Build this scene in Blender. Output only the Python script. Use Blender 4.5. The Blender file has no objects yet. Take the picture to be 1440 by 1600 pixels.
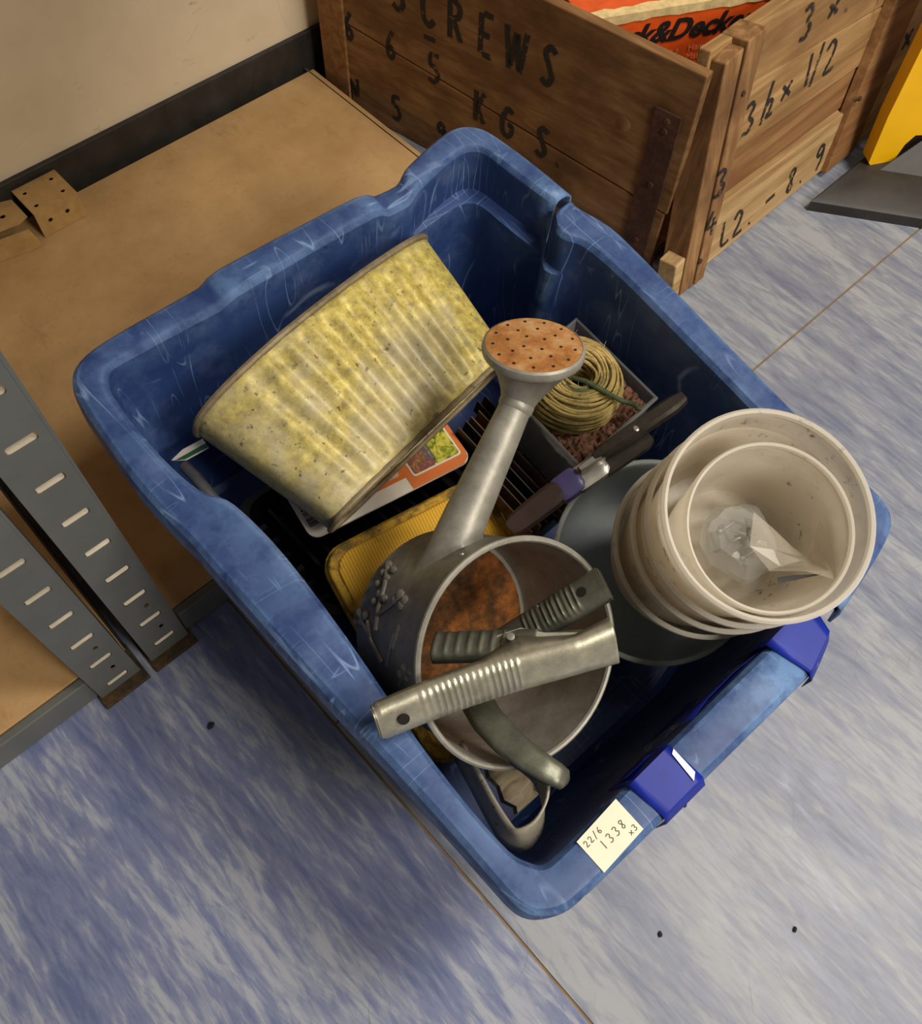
import bpy, bmesh, math, random
from mathutils import Vector, Matrix, noise
from mathutils.geometry import tessellate_polygon
random.seed(7)
V = Vector
D = bpy.data
SC = bpy.context.scene
COL = SC.collection

# ------------------------------------------------------------------ camera
F_PX, PX, PY = 1400.0, 720.0, 800.0
CAM = V((0.0, 0.0, 1.0))
AX = V((0.736, -0.676, 0.026)); AY = V((-0.583, -0.654, -0.482)); AZ = V((0.343, 0.339, -0.876))
AZ.normalize(); AX = (AX - AZ * AX.dot(AZ)).normalized(); AY = AZ.cross(AX)
cam = D.objects.new('camera', D.cameras.new('camera')); COL.objects.link(cam)
cam.data.sensor_fit = 'HORIZONTAL'; cam.data.sensor_width = 36.0; cam.data.lens = 36.0 * F_PX / 1440.0
cam.data.clip_start = 0.02
m = Matrix.Identity(4)
for r in range(3):
    m[r][0] = AX[r]; m[r][1] = -AY[r]; m[r][2] = -AZ[r]; m[r][3] = CAM[r]
cam.matrix_world = m
SC.camera = cam

# ------------------------------------------------------------------ world and lamps
w = D.worlds.new('world'); SC.world = w; w.use_nodes = True
w.node_tree.nodes['Background'].inputs[0].default_value = (1.0, 0.93, 0.82, 1)
w.node_tree.nodes['Background'].inputs[1].default_value = 0.21
def area_lamp(name, loc, target, sx, sy, power, col):
    l = D.lights.new(name, 'AREA'); l.shape = 'RECTANGLE'; l.size = sx; l.size_y = sy
    l.energy = power; l.color = col
    o = D.objects.new(name, l); COL.objects.link(o); o.location = loc
    o.rotation_euler = (V(target) - V(loc)).to_track_quat('-Z', 'Y').to_euler()
    return o
area_lamp('ceiling_light_panel', (1.25, -0.55, 2.4), (1.25, -0.55, 0), 0.6, 0.6, 52, (1.0, 0.93, 0.82))
area_lamp('ceiling_light_panel', (0.55, -2.0, 2.4), (0.55, -2.0, 0), 0.6, 1.2, 95, (1.0, 0.91, 0.78))
SC.view_settings.view_transform = 'Standard'
SC.view_settings.look = 'None'
SC.view_settings.exposure = -0.25
SC.view_settings.gamma = 1.0
SC.view_settings.use_curve_mapping = False

# ------------------------------------------------------------------ measuring helpers (pixel of the 1440x1600 frame -> point in the room)
def ray(px, py):
    return AX * (px - PX) + AY * (py - PY) + AZ * F_PX
def on_plane(px, py, p0, n):
    d = ray(px, py); return CAM + d * ((V(p0) - CAM).dot(V(n)) / d.dot(V(n)))
def at(px, py, z):
    return on_plane(px, py, (0, 0, z), (0, 0, 1))
def tocam(p):
    return (CAM - p).normalized()
def imgdir(px, py, dx, dy):
    a = ray(px, py).normalized(); b = ray(px + dx, py + dy).normalized()
    d = b - a; d -= a * d.dot(a); return d.normalized()

# ------------------------------------------------------------------ materials
def srgb(r, g, b):
    f = lambda c: (c / 255 / 12.92) if c / 255 <= 0.04045 else ((c / 255 + 0.055) / 1.055) ** 2.4
    return (f(r), f(g), f(b), 1)
class NT:
    def __init__(s, name):
        s.m = D.materials.new(name); s.m.use_nodes = True; s.t = s.m.node_tree
        s.b = s.t.nodes['Principled BSDF']; s.out = s.t.nodes['Material Output']
        s.tc = s.n('ShaderNodeTexCoord')
    def n(s, typ, **k):
        x = s.t.nodes.new(typ)
        for a, v in k.items(): setattr(x, a, v)
        return x
    def l(s, a, b): s.t.links.new(a, b)
    def vec(s, scale=(1, 1, 1), rot=(0, 0, 0), loc=(0, 0, 0)):
        mp = s.n('ShaderNodeMapping'); s.l(s.tc.outputs['Object'], mp.inputs[0])
        mp.inputs['Scale'].default_value = scale; mp.inputs['Rotation'].default_value = rot; mp.inputs['Location'].default_value = loc
        return mp.outputs[0]
    def noise(s, scale, detail=4, rough=0.55, vec=None, dist=0.0):
        x = s.n('ShaderNodeTexNoise'); x.inputs['Scale'].default_value = scale; x.inputs['Detail'].default_value = detail
        x.inputs['Roughness'].default_value = rough; x.inputs['Distortion'].default_value = dist
        s.l(vec if vec else s.vec(), x.inputs['Vector']); return x.outputs['Fac']
    def ramp(s, fac, stops):
        r = s.n('ShaderNodeValToRGB'); e = r.color_ramp.elements
        while len(e) < len(stops): e.new(0.5)
        for i, (p, c) in enumerate(stops):
            e[i].position = p; e[i].color = c if len(c) == 4 else (*c, 1)
        s.l(fac, r.inputs[0]); return r.outputs[0]
    def mask(s, fac, a, b):
        r = s.n('ShaderNodeMapRange'); r.inputs[1].default_value = a; r.inputs[2].default_value = b
        s.l(fac, r.inputs[0]); return r.outputs[0]
    def mix(s, fac, a, b, mode='MIX'):
        x = s.n('ShaderNodeMix', data_type='RGBA', blend_type=mode)
        for sock, v in ((x.inputs['Factor'], fac), (x.inputs['A'], a), (x.inputs['B'], b)):
            if isinstance(v, (int, float)): sock.default_value = v
            elif isinstance(v, tuple): sock.default_value = v
            else: s.l(v, sock)
        return x.outputs['Result']
    def math(s, op, a, b=0.0):
        x = s.n('ShaderNodeMath', operation=op)
        for i, v in enumerate((a, b)):
            if isinstance(v, (int, float)): x.inputs[i].default_value = v
            else: s.l(v, x.inputs[i])
        return x.outputs[0]
    def lines(s, scale, width, vec=None, seed=0.0):
        f = s.noise(scale, 0.3, 0.3, vec if vec else s.vec(loc=(seed, seed * 2, seed)))
        return s.mask(s.math('ABSOLUTE', s.math('SUBTRACT', f, 0.5)), width, 0.0)
    def set(s, color=None, rough=0.5, metal=0.0, spec=0.5, bump=None, bstr=0.2, bdist=0.001):
        if color is not None:
            if isinstance(color, tuple): s.b.inputs['Base Color'].default_value = color
            else: s.l(color, s.b.inputs['Base Color'])
        if isinstance(rough, (int, float)): s.b.inputs['Roughness'].default_value = rough
        else: s.l(rough, s.b.inputs['Roughness'])
        if isinstance(metal, (int, float)): s.b.inputs['Metallic'].default_value = metal
        else: s.l(metal, s.b.inputs['Metallic'])
        s.b.inputs['Specular IOR Level'].default_value = spec
        if bump is not None:
            x = s.n('ShaderNodeBump'); x.inputs['Strength'].default_value = bstr; x.inputs['Distance'].default_value = bdist
            s.l(bump, x.inputs['Height']); s.l(x.outputs[0], s.b.inputs['Normal'])
        return s.m
def plain(name, c, rough=0.5, metal=0.0, var=0.12, scale=40):
    t = NT(name); n_ = t.noise(scale, 5, 0.6)
    dk = tuple(x * (1 - var * 2) for x in c[:3]) + (1,); lt = tuple(min(1, x * (1 + var)) for x in c[:3]) + (1,)
    return t.set(t.ramp(n_, [(0.3, dk), (0.7, lt)]), rough, metal, bump=n_, bstr=0.08)

def mat_vinyl(name, c_lo, c_mid, c_hi):
    t = NT(name)
    v1 = t.vec((46, 8, 1), (0, 0, math.radians(4)))
    a = t.noise(1.0, 6, 0.62, v1, 0.9)
    b = t.noise(1.0, 5, 0.6, t.vec((150, 26, 1), (0, 0, math.radians(3)), (3, 1, 0)), 0.5)
    c = t.noise(7.0, 3, 0.5, t.vec((1.6, 0.5, 1)))
    f = t.math('ADD', t.math('MULTIPLY', a, 0.42), t.math('ADD', t.math('MULTIPLY', b, 0.30), t.math('MULTIPLY', c, 0.32)))
    col = t.ramp(f, [(0.42, c_lo), (0.52, c_mid), (0.60, c_hi)])
    dirt = t.mask(t.noise(7, 6, 0.7, t.vec(loc=(5, 2, 0))), 0.60, 0.80)
    col = t.mix(t.math('MULTIPLY', dirt, 0.35), col, srgb(120, 108, 92))
    scr = t.math('MULTIPLY', t.lines(9, 0.004, t.vec((1, 1, 1), loc=(1, 7, 0))), t.mask(t.noise(14, 2), 0.5, 0.7))
    col = t.mix(t.math('MULTIPLY', scr, 0.5), col, srgb(90, 85, 85))
    return t.set(col, t.mask(a, -0.2, 1.4), bump=b, bstr=0.05, spec=0.45)

def mat_wood(name, base, dark, light, rot=(0, 0, 0), grain=(3, 60, 60)):
    t = NT(name); v = t.vec(grain, rot)
    g = t.noise(1.0, 7, 0.65, v, 0.6); big = t.noise(5, 3, 0.5, t.vec((1, 2.5, 2.5), rot)); fine = t.noise(9, 8, 0.75, v)
    col = t.ramp(g, [(0.30, dark), (0.5, base), (0.72, light)])
    col = t.mix(t.mask(big, 0.45, 0.75), col, dark)
    col = t.mix(t.math('MULTIPLY', t.mask(fine, 0.55, 0.75), 0.3), col, light)
    return t.set(col, 0.75, bump=g, bstr=0.35, bdist=0.0015, spec=0.25)

def mat_bin():
    t = NT('blue_plastic')
    base = t.ramp(t.noise(9, 5, 0.6), [(0.3, srgb(34, 55, 106)), (0.7, srgb(48, 73, 126))])
    geo = t.n('ShaderNodeNewGeometry')
    edge = t.mask(geo.outputs['Pointiness'], 0.515, 0.56)
    def scr(scale, rot, wd, sd, lo):
        return t.math('MULTIPLY', t.lines(1.0, wd, t.vec(scale, rot, (sd, sd * 2, sd))), t.mask(t.noise(15, 2, 0.5, t.vec(loc=(sd, 2, 2))), lo + .03, lo + .14))
    s1 = scr((70, 7, 9), (0, 0, 0.5), .016, 1.0, .50)
    s2 = scr((9, 80, 10), (0, 0, 0.3), .016, 4.0, .50)
    s3 = scr((60, 10, 9), (0, 0, -0.8), .014, 7.0, .53)
    s = t.math('MAXIMUM', s1, t.math('MAXIMUM', s2, s3))
    col = t.mix(t.math('MULTIPLY', s, 0.55), base, srgb(150, 180, 220))
    haze = t.mask(t.noise(16, 6, 0.7, t.vec(loc=(3, 3, 1))), 0.52, 0.78)
    col = t.mix(t.math('MULTIPLY', haze, 0.30), col, srgb(122, 140, 178))
    col = t.mix(t.math('MULTIPLY', t.math('MULTIPLY', edge, t.mask(t.noise(30, 5, .7), .35, .6)), 0.6), col, srgb(126, 164, 212))
    dirt = t.mask(t.noise(24, 6, 0.75, t.vec(loc=(8, 3, 1))), 0.60, 0.80)
    col = t.mix(t.math('MULTIPLY', dirt, 0.35), col, srgb(88, 84, 84))
    return t.set(col, t.mask(haze, -1.6, 1.6), bump=t.noise(60, 4), bstr=0.10, spec=0.4)

def mat_galv(name, c1, c2, patina=None, pat_amt=0.0, rough=0.5, metal=0.6, specks=True):
    t = NT(name)
    n1 = t.noise(30, 8, 0.75); n2 = t.noise(9, 4, 0.6, t.vec(loc=(4, 1, 2)))
    col = t.ramp(n1, [(0.3, c1), (0.72, c2)])
    if patina:
        n3 = t.noise(90, 6, 0.7)
        k = t.math('MULTIPLY', t.mask(n2, 0.33, 0.56), pat_amt)
        col = t.mix(k, col, t.ramp(n3, [(0.32, patina[0]), (0.55, patina[1]), (0.75, patina[2])]))
    if specks:
        sp = t.mask(t.noise(140, 3, 0.6, t.vec(loc=(3, 7, 1))), 0.63, 0.70)
        col = t.mix(t.math('MULTIPLY', sp, 0.75), col, srgb(62, 52, 36))
    return t.set(col, rough, metal, bump=n1, bstr=0.3, bdist=0.0012)

def mat_rust(name, a, b, c):
    t = NT(name); n1 = t.noise(70, 8, 0.75); n2 = t.noise(18, 4, 0.6)
    col = t.ramp(t.math('ADD', t.math('MULTIPLY', n1, 0.6), t.math('MULTIPLY', n2, 0.4)), [(0.36, a), (0.5, b), (0.64, c)])
    return t.set(col, 0.85, 0.0, bump=n1, bstr=0.5, bdist=0.001, spec=0.2)

def mat_translucent(name, c, transp, rough=0.3, dirt=0.3):
    t = NT(name)
    n_ = t.noise(28, 6, 0.7); sp = t.mask(t.noise(75, 5, 0.7, t.vec(loc=(5, 5, 5))), 0.60, 0.66)
    col = t.mix(t.math('MULTIPLY', t.mask(n_, 0.5, 0.8), dirt), c, srgb(150, 128, 100))
    spk = t.math('MULTIPLY', sp, t.mask(t.noise(9, 3, 0.5, t.vec(loc=(1, 4, 2))), 0.50, 0.60))
    col = t.mix(t.math('MULTIPLY', spk, min(1, dirt * 2.4)), col, srgb(58, 42, 30))
    t.set(col, rough, spec=0.5)
    tl = t.n('ShaderNodeBsdfTranslucent'); t.l(col, tl.inputs[0])
    tr = t.n('ShaderNodeBsdfTransparent'); tr.inputs[0].default_value = (0.97, 0.96, 0.94, 1)
    m1 = t.n('ShaderNodeMixShader'); m1.inputs[0].default_value = 0.45
    t.l(t.b.outputs[0], m1.inputs[1]); t.l(tl.outputs[0], m1.inputs[2])
    m2 = t.n('ShaderNodeMixShader'); m2.inputs[0].default_value = transp
    t.l(m1.outputs[0], m2.inputs[1]); t.l(tr.outputs[0], m2.inputs[2])
    t.l(m2.outputs[0], t.out.inputs[0]); return t.m

def mat_ink(name, c, lo=0.35, hi=0.5):
    t = NT(name); t.set(c, 0.8)
    tr = t.n('ShaderNodeBsdfTransparent'); mx = t.n('ShaderNodeMixShader')
    t.l(t.mask(t.noise(120, 4, 0.7), lo, hi), mx.inputs[0]); t.l(tr.outputs[0], mx.inputs[1]); t.l(t.b.outputs[0], mx.inputs[2])
    t.l(mx.outputs[0], t.out.inputs[0]); return t.m

MT = {}
MT['vinyl_a'] = mat_vinyl('shaded_blue_vinyl', srgb(94, 104, 142), srgb(118, 126, 156), srgb(156, 160, 172))  # left sheet darker and bluer: shadow and cool light put into the colour
MT['vinyl_b'] = mat_vinyl('lit_grey_vinyl', srgb(108, 114, 136), srgb(130, 135, 149), srgb(154, 157, 164))  # right sheets greyer and paler: brighter light put into the colour
MT['grime'] = plain('joint_grime', srgb(140, 116, 80), 0.9)
def _wall():
    t = NT('painted_wall'); n1 = t.noise(4, 5, 0.6)
    col = t.ramp(n1, [(0.3, srgb(206, 186, 156)), (0.7, srgb(226, 208, 178))])
    mk = t.math('MULTIPLY', t.mask(t.noise(30, 5, 0.7, t.vec((1, 1, 2.2))), 0.63, 0.72), t.mask(t.noise(6, 3), 0.42, 0.62))
    col = t.mix(t.math('MULTIPLY', mk, 0.7), col, srgb(96, 84, 70))
    ln = t.math('MULTIPLY', t.lines(5, 0.004), t.mask(t.noise(8, 2, 0.5, t.vec(loc=(4, 4, 4))), 0.52, 0.66))
    col = t.mix(t.math('MULTIPLY', ln, 0.5), col, srgb(110, 98, 84))
    return t.set(col, 0.6, bump=n1, bstr=0.1)
MT['wall'] = _wall()
MT['black_rubber'] = plain('black_rubber', srgb(44, 41, 38), 0.55, var=0.25, scale=25)
def _chip():
    t = NT('chipboard'); n1 = t.noise(120, 5, 0.8); n2 = t.noise(5, 5, 0.65); n3 = t.noise(40, 4, 0.7, t.vec((1, 0.3, 1)))
    col = t.ramp(n2, [(0.3, srgb(158, 124, 80)), (0.7, srgb(196, 160, 112))])
    col = t.mix(t.math('MULTIPLY', t.mask(n1, 0.55, 0.75), 0.4), col, srgb(130, 94, 54))
    col = t.mix(t.math('MULTIPLY', t.mask(n3, 0.6, 0.75), 0.35), col, srgb(112, 84, 52))
    return t.set(col, 0.7, bump=n1, bstr=0.08, spec=0.3)
MT['chip'] = _chip()
MT['post'] = plain('grey_powder_coat', srgb(98, 100, 97), 0.42, 0.0, 0.06, 18)
MT['slot_steel'] = plain('lit_bare_slot_edge', srgb(150, 140, 120), 0.4, 0.2)  # bare metal of the slot lip, its tan highlight put into the colour
MT['dark_metal'] = plain('dark_metal', srgb(58, 54, 48), 0.5, 0.5)
MT['foot'] = mat_rust('dirty_foot', srgb(40, 34, 28), srgb(62, 52, 40), srgb(98, 72, 46))
MT['tan_metal'] = plain('tan_enamel', srgb(182, 146, 92), 0.45, 0.1, 0.10, 50)
MT['wood_side'] = mat_wood('weathered_side_wood', srgb(134, 98, 62), srgb(98, 68, 40), srgb(158, 122, 82), grain=(60, 3.5, 60))
MT['wood_front'] = mat_wood('front_wood', srgb(160, 124, 80), srgb(120, 88, 54), srgb(188, 152, 106))
MT['wood_light'] = mat_wood('pale_front_wood', srgb(186, 154, 108), srgb(146, 114, 74), srgb(208, 178, 134))
MT['wood_brown'] = mat_wood('brown_front_wood', srgb(140, 100, 62), srgb(112, 76, 46), srgb(162, 124, 82))
MT['wood_post'] = mat_wood('corner_post_wood', srgb(142, 104, 66), srgb(98, 68, 42), srgb(176, 138, 94), grain=(60, 60, 3))
MT['ink'] = mat_ink('stencil_ink', srgb(38, 33, 28), 0.36, 0.47)
MT['rust_band'] = mat_rust('rusted_band', srgb(54, 38, 32), srgb(80, 54, 44), srgb(104, 72, 56))
MT['orange_card'] = plain('orange_carton', srgb(226, 88, 26), 0.5, 0, 0.08, 60)
MT['carton_core'] = plain('worn_carton', srgb(222, 196, 140), 0.9, 0, 0.15, 90)
MT['black_ink'] = plain('black_print', srgb(26, 22, 22), 0.6)
MT['pale_ink'] = plain('pale_print', srgb(238, 150, 100), 0.6)
MT['teal'] = plain('teal_card', srgb(38, 120, 122), 0.6)
MT['paper'] = plain('white_paper', srgb(240, 232, 208), 0.8, 0, 0.03, 30)
MT['pencil'] = plain('pencil_line', srgb(96, 92, 84), 0.8)
MT['yellow_plastic'] = plain('yellow_plastic', srgb(250, 190, 8), 0.4, 0, 0.04, 12)
MT['bin'] = mat_bin()
MT['tape'] = plain('blue_tape', srgb(22, 42, 150), 0.42, 0, 0.12, 22)
MT['tape'].node_tree.nodes['Principled BSDF'].inputs['Specular IOR Level'].default_value = 0.22
MT['lit_tape'] = plain('lit_tape_edge', srgb(215, 218, 226), 0.3)  # white tape edge, with the light in the tear put into its colour
MT['planter'] = mat_galv('patinated_zinc', srgb(146, 136, 108), srgb(216, 206, 178), (srgb(122, 106, 38), srgb(200, 180, 70), srgb(240, 228, 140)), 0.8, 0.5, 0.1)
MT['planter_edge'] = mat_galv('weathered_zinc_edge', srgb(92, 78, 56), srgb(164, 148, 118), None, 0, 0.6, 0.25)
MT['can'] = mat_galv('dull_zinc', srgb(126, 123, 114), srgb(172, 169, 158), None, 0, 0.45, 0.35, False)
MT['can_dark'] = mat_galv('tarnished_zinc', srgb(104, 101, 94), srgb(160, 156, 146), None, 0, 0.45, 0.35, False)
MT['rust'] = mat_rust('orange_rust', srgb(134, 82, 42), srgb(172, 118, 66), srgb(194, 158, 112))
MT['rust_dark'] = mat_rust('can_inner_rust', srgb(50, 38, 28), srgb(100, 66, 36), srgb(158, 96, 44))
MT['hole'] = plain('hole_shade', srgb(22, 16, 12), 0.9)  # shade inside a hole, put into a near-black disc colour
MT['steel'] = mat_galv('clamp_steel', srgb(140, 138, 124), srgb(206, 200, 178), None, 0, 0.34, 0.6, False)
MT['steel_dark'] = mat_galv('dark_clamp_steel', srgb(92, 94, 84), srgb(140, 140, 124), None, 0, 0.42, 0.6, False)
MT['tub'] = mat_translucent('milky_plastic', srgb(244, 238, 226), 0.24, 0.3, 0.3)
MT['tub_clean'] = mat_translucent('milky_plastic_rim', srgb(248, 243, 232), 0.22, 0.2, 0.1)
MT['bowl'] = mat_translucent('clear_grey_plastic', srgb(206, 214, 212), 0.42, 0.15, 0.1)
MT['film'] = mat_translucent('clear_film', srgb(226, 220, 206), 0.72, 0.12, 0.05)
MT['bag'] = mat_translucent('clear_bag', srgb(206, 208, 206), 0.55, 0.08, 0.0)
MT['clear_box'] = mat_translucent('clear_box_plastic', srgb(190, 192, 192), 0.72, 0.12, 0.2)
def _twine():
    t = NT('jute_twine'); n1 = t.noise(14, 4, 0.6); n2 = t.noise(260, 3, 0.6)
    col = t.ramp(n1, [(0.34, srgb(96, 92, 54)), (0.5, srgb(164, 142, 88)), (0.68, srgb(212, 184, 122))])
    col = t.mix(t.math('MULTIPLY', t.mask(n2, 0.5, 0.7), 0.45), col, srgb(92, 82, 48))
    return t.set(col, 0.9, bump=n2, bstr=0.6, bdist=0.0008, spec=0.1)
MT['twine'] = _twine()
MT['green_twine'] = plain('green_twine', srgb(66, 78, 48), 0.9, 0, 0.2, 200)
MT['soil'] = mat_rust('dry_soil', srgb(58, 40, 30), srgb(96, 66, 50), srgb(134, 98, 76))
MT['rusty_steel'] = mat_rust('rusty_channel', srgb(52, 44, 38), srgb(92, 76, 64), srgb(128, 84, 56))
MT['black_plastic'] = plain('black_plastic', srgb(24, 23, 23), 0.3, 0, 0.2, 30)
MT['grey_plastic'] = plain('grey_plastic', srgb(92, 94, 96), 0.45)
MT['purple'] = plain('purple_sleeve', srgb(78, 70, 118), 0.35)
MT['brown_sleeve'] = plain('brown_grip', srgb(66, 50, 46), 0.5)
MT['dark_handle'] = mat_galv('dark_worn_handle', srgb(44, 40, 36), srgb(82, 76, 68), None, 0, 0.35, 0.5, False)
MT['bright_steel'] = plain('bright_steel', srgb(186, 182, 172), 0.3, 0.8)
MT['card_white'] = plain('white_card', srgb(236, 228, 212), 0.45, 0, 0.03)
MT['card_orange'] = plain('orange_print', srgb(224, 124, 62), 0.45, 0, 0.05)
def _photo(name, stops, sc):
    t = NT(name); n1 = t.noise(sc, 3, 0.6, None, 1.0); return t.set(t.ramp(n1, stops), 0.4)
MT['photo_plant'] = _photo('plant_picture', [(0.36, srgb(72, 92, 34)), (0.5, srgb(168, 170, 50)), (0.62, srgb(222, 210, 90))], 90)
MT['photo_soil'] = _photo('soil_picture', [(0.40, srgb(150, 78, 130)), (0.5, srgb(140, 92, 58)), (0.62, srgb(184, 134, 90))], 110)
MT['photo_pale'] = _photo('pale_picture', [(0.36, srgb(128, 118, 74)), (0.5, srgb(226, 200, 170)), (0.62, srgb(206, 160, 130))], 120)
MT['photo_steel'] = plain('picture_steel', srgb(112, 118, 132), 0.35)
def _pad():
    t = NT('yellow_ribbed_foam')
    wv = t.n('ShaderNodeTexWave', wave_type='BANDS', bands_direction='X'); wv.inputs['Scale'].default_value = 95
    wv.inputs['Distortion'].default_value = 0.6; t.l(t.vec(rot=(0, 0, 0.25)), wv.inputs['Vector'])
    col = t.mix(t.math('MULTIPLY', wv.outputs['Fac'], 0.55), srgb(240, 186, 52), srgb(200, 140, 24))
    d = t.mask(t.noise(22, 6, 0.7), 0.60, 0.74)
    col = t.mix(t.math('MULTIPLY', d, 0.6), col, srgb(84, 72, 34))
    return t.set(col, 0.75, bump=wv.outputs['Fac'], bstr=0.5, bdist=0.001)
MT['pad'] = _pad()
def _padedge():
    t = NT('grimy_yellow_edge'); d = t.mask(t.noise(45, 6, 0.75), 0.44, 0.60)
    return t.set(t.mix(t.math('MULTIPLY', d, 0.85), srgb(206, 160, 50), srgb(80, 70, 36)), 0.8)
MT['pad_edge'] = _padedge()
MT['rotten_wood'] = mat_wood('rotten_wood', srgb(150, 136, 112), srgb(106, 90, 66), srgb(188, 176, 150))
MT['strap'] = mat_galv('strap_zinc', srgb(136, 130, 116), srgb(178, 170, 152), None, 0, 0.5, 0.3)
MT['screw'] = plain('zinc_screws', srgb(150, 146, 134), 0.3, 0.8)
MT['green_stick'] = plain('green_print', srgb(44, 98, 62), 0.5)
MT['crumb'] = plain('dark_crumb', srgb(36, 34, 36), 0.9)

# ------------------------------------------------------------------ mesh helpers
ORI = {}
def tag(o, label, cat, group=None):
    o['label'] = label; o['category'] = cat
    if group: o['group'] = group
    return o
def thing(name, loc, label, cat, group=None):
    o = D.objects.new(name, None); COL.objects.link(o); o.location = loc; o.empty_display_size = 0.05
    ORI[o.name] = V(loc); return tag(o, label, cat, group)
def build(name, verts, faces, mat, parent=None, smooth=True, origin=None, solid=0.0, off=-1.0, bevel=0.0, sub=0, angle=40):
    verts = [V(v) for v in verts]
    if parent is not None: o0 = ORI[parent.name]
    elif origin is not None: o0 = V(origin)
    else:
        xs = [v.x for v in verts]; ys = [v.y for v in verts]; zs = [v.z for v in verts]
        o0 = V(((min(xs) + max(xs)) / 2, (min(ys) + max(ys)) / 2, min(zs)))
    me = D.meshes.new(name); me.from_pydata([v - o0 for v in verts], [], faces)
    bm = bmesh.new(); bm.from_mesh(me)
    bmesh.ops.remove_doubles(bm, verts=bm.verts, dist=1e-6)
    if not solid: bmesh.ops.recalc_face_normals(bm, faces=bm.faces)
    bm.to_mesh(me); bm.free(); me.materials.append(MT[mat] if isinstance(mat, str) else mat)
    o = D.objects.new(name, me); COL.objects.link(o); ORI[o.name] = o0
    if parent is not None: o.parent = parent
    else: o.location = o0
    if solid:
        md = o.modifiers.new('solid', 'SOLIDIFY'); md.thickness = solid; md.offset = off
    if bevel:
        md = o.modifiers.new('bevel', 'BEVEL'); md.width = bevel; md.segments = 2; md.limit_method = 'ANGLE'
    if sub:
        md = o.modifiers.new('sub', 'SUBSURF'); md.levels = sub; md.render_levels = sub
    if smooth:
        for p in me.polygons: p.use_smooth = True
        try: me.set_sharp_from_angle(angle=math.radians(angle))
        except Exception: pass
    return o
class G:
    def __init__(s): s.v = []; s.f = []
    def add(s, vs, fs):
        k = len(s.v); s.v += [V(v) for v in vs]; s.f += [tuple(i + k for i in f) for f in fs]; return s
    def quadbox(s, p, n, t):      # prism from a polygon p, thickened by t along n
        n = V(n); k = len(p); vs = [V(q) for q in p] + [V(q) + n * t for q in p]
        fs = [tuple(range(k))[::-1], tuple(range(k, 2 * k))] + [(i, (i + 1) % k, k + (i + 1) % k, k + i) for i in range(k)]
        return s.add(vs, fs)
    def box(s, c, x, y, z, hx, hy, hz):
        c, x, y, z = V(c), V(x), V(y), V(z)
        return s.quadbox([c - x * hx - y * hy - z * hz, c + x * hx - y * hy - z * hz, c + x * hx + y * hy - z * hz, c - x * hx + y * hy - z * hz], z, 2 * hz)
    def abox(s, x0, x1, y0, y1, z0, z1):
        return s.quadbox([(x0, y0, z0), (x1, y0, z0), (x1, y1, z0), (x0, y1, z0)], (0, 0, 1), z1 - z0)
    def loft(s, rings, closed=True, cap0=False, cap1=False):
        k = len(rings[0]); vs = [p for r in rings for p in r]; fs = []
        for i in range(len(rings) - 1):
            for j in range(k if closed else k - 1):
                a = i * k + j; b = i * k + (j + 1) % k; fs.append((a, b, b + k, a + k))
        if cap0: fs.append(tuple(range(k))[::-1])
        if cap1: fs.append(tuple(range((len(rings) - 1) * k, len(rings) * k)))
        return s.add(vs, fs)
    def lathe(s, o, x, y, z, prof, n=48, cap0=False, cap1=False):
        o, x, y, z = V(o), V(x), V(y), V(z)
        return s.loft([[o + z * h + (x * math.cos(6.2831853 * i / n) + y * math.sin(6.2831853 * i / n)) * r for i in range(n)] for r, h in prof], True, cap0, cap1)
    def tube(s, path, rad, n=8, closed=False, cap=True):
        path = [V(p) for p in path]; m_ = len(path); rings = []; nx = None
        for i, p in enumerate(path):
            if closed: d = path[(i + 1) % m_] - path[i - 1]
            else: d = path[min(i + 1, m_ - 1)] - path[max(i - 1, 0)]
            d.normalize()
            if nx is None: nx = d.orthogonal().normalized()
            nx = (nx - d * nx.dot(d)).normalized(); ny = d.cross(nx)
            r = rad[i] if isinstance(rad, (list, tuple)) else rad
            rings.append([p + (nx * math.cos(6.2831853 * j / n) + ny * math.sin(6.2831853 * j / n)) * r for j in range(n)])
        if closed: rings.append(rings[0])
        return s.loft(rings, True, cap and not closed, cap and not closed)
    def blob(s, c, x, y, z, n=10, m_=7):
        c, x, y, z = V(c), V(x), V(y), V(z)
        return s.loft([[c + z * math.cos(math.pi * i / m_) + (x * math.cos(6.2831853 * j / n) + y * math.sin(6.2831853 * j / n)) * math.sin(math.pi * i / m_) for j in range(n)] for i in range(m_ + 1)])
    def make(s, name, mat, parent=None, **k): return build(name, s.v, s.f, mat, parent, **k)
def plate(o, x, y, outer, holes=()):
    """flat polygon with holes in the frame o,x,y -> verts, faces"""
    o, x, y = V(o), V(x), V(y)
    loops = [[V((a, b, 0)) for a, b in outer]] + [[V((a, b, 0)) for a, b in h] for h in holes]
    tris = tessellate_polygon(loops); flat = [p for lp in loops for p in lp]
    return [o + x * p.x + y * p.y for p in flat], [tuple(t) for t in tris]
def circ(cx, cy, r, n=14, ry=None): return [(cx + r * math.cos(6.2831853 * i / n), cy + (ry or r) * math.sin(6.2831853 * i / n)) for i in range(n)]
def rrect(x0, x1, y0, y1, r, n=5):
    pts = []
    for cx, cy, a0 in ((x1 - r, y0 + r, -90), (x1 - r, y1 - r, 0), (x0 + r, y1 - r, 90), (x0 + r, y0 + r, 180)):
        for i in range(n + 1):
            a = math.radians(a0 + 90 * i / n); pts.append((cx + r * math.cos(a), cy + r * math.sin(a)))
    return pts
def frame(z, xhint):
    z = V(z).normalized(); x = V(xhint); x = (x - z * x.dot(z)).normalized(); return x, z.cross(x), z
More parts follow.
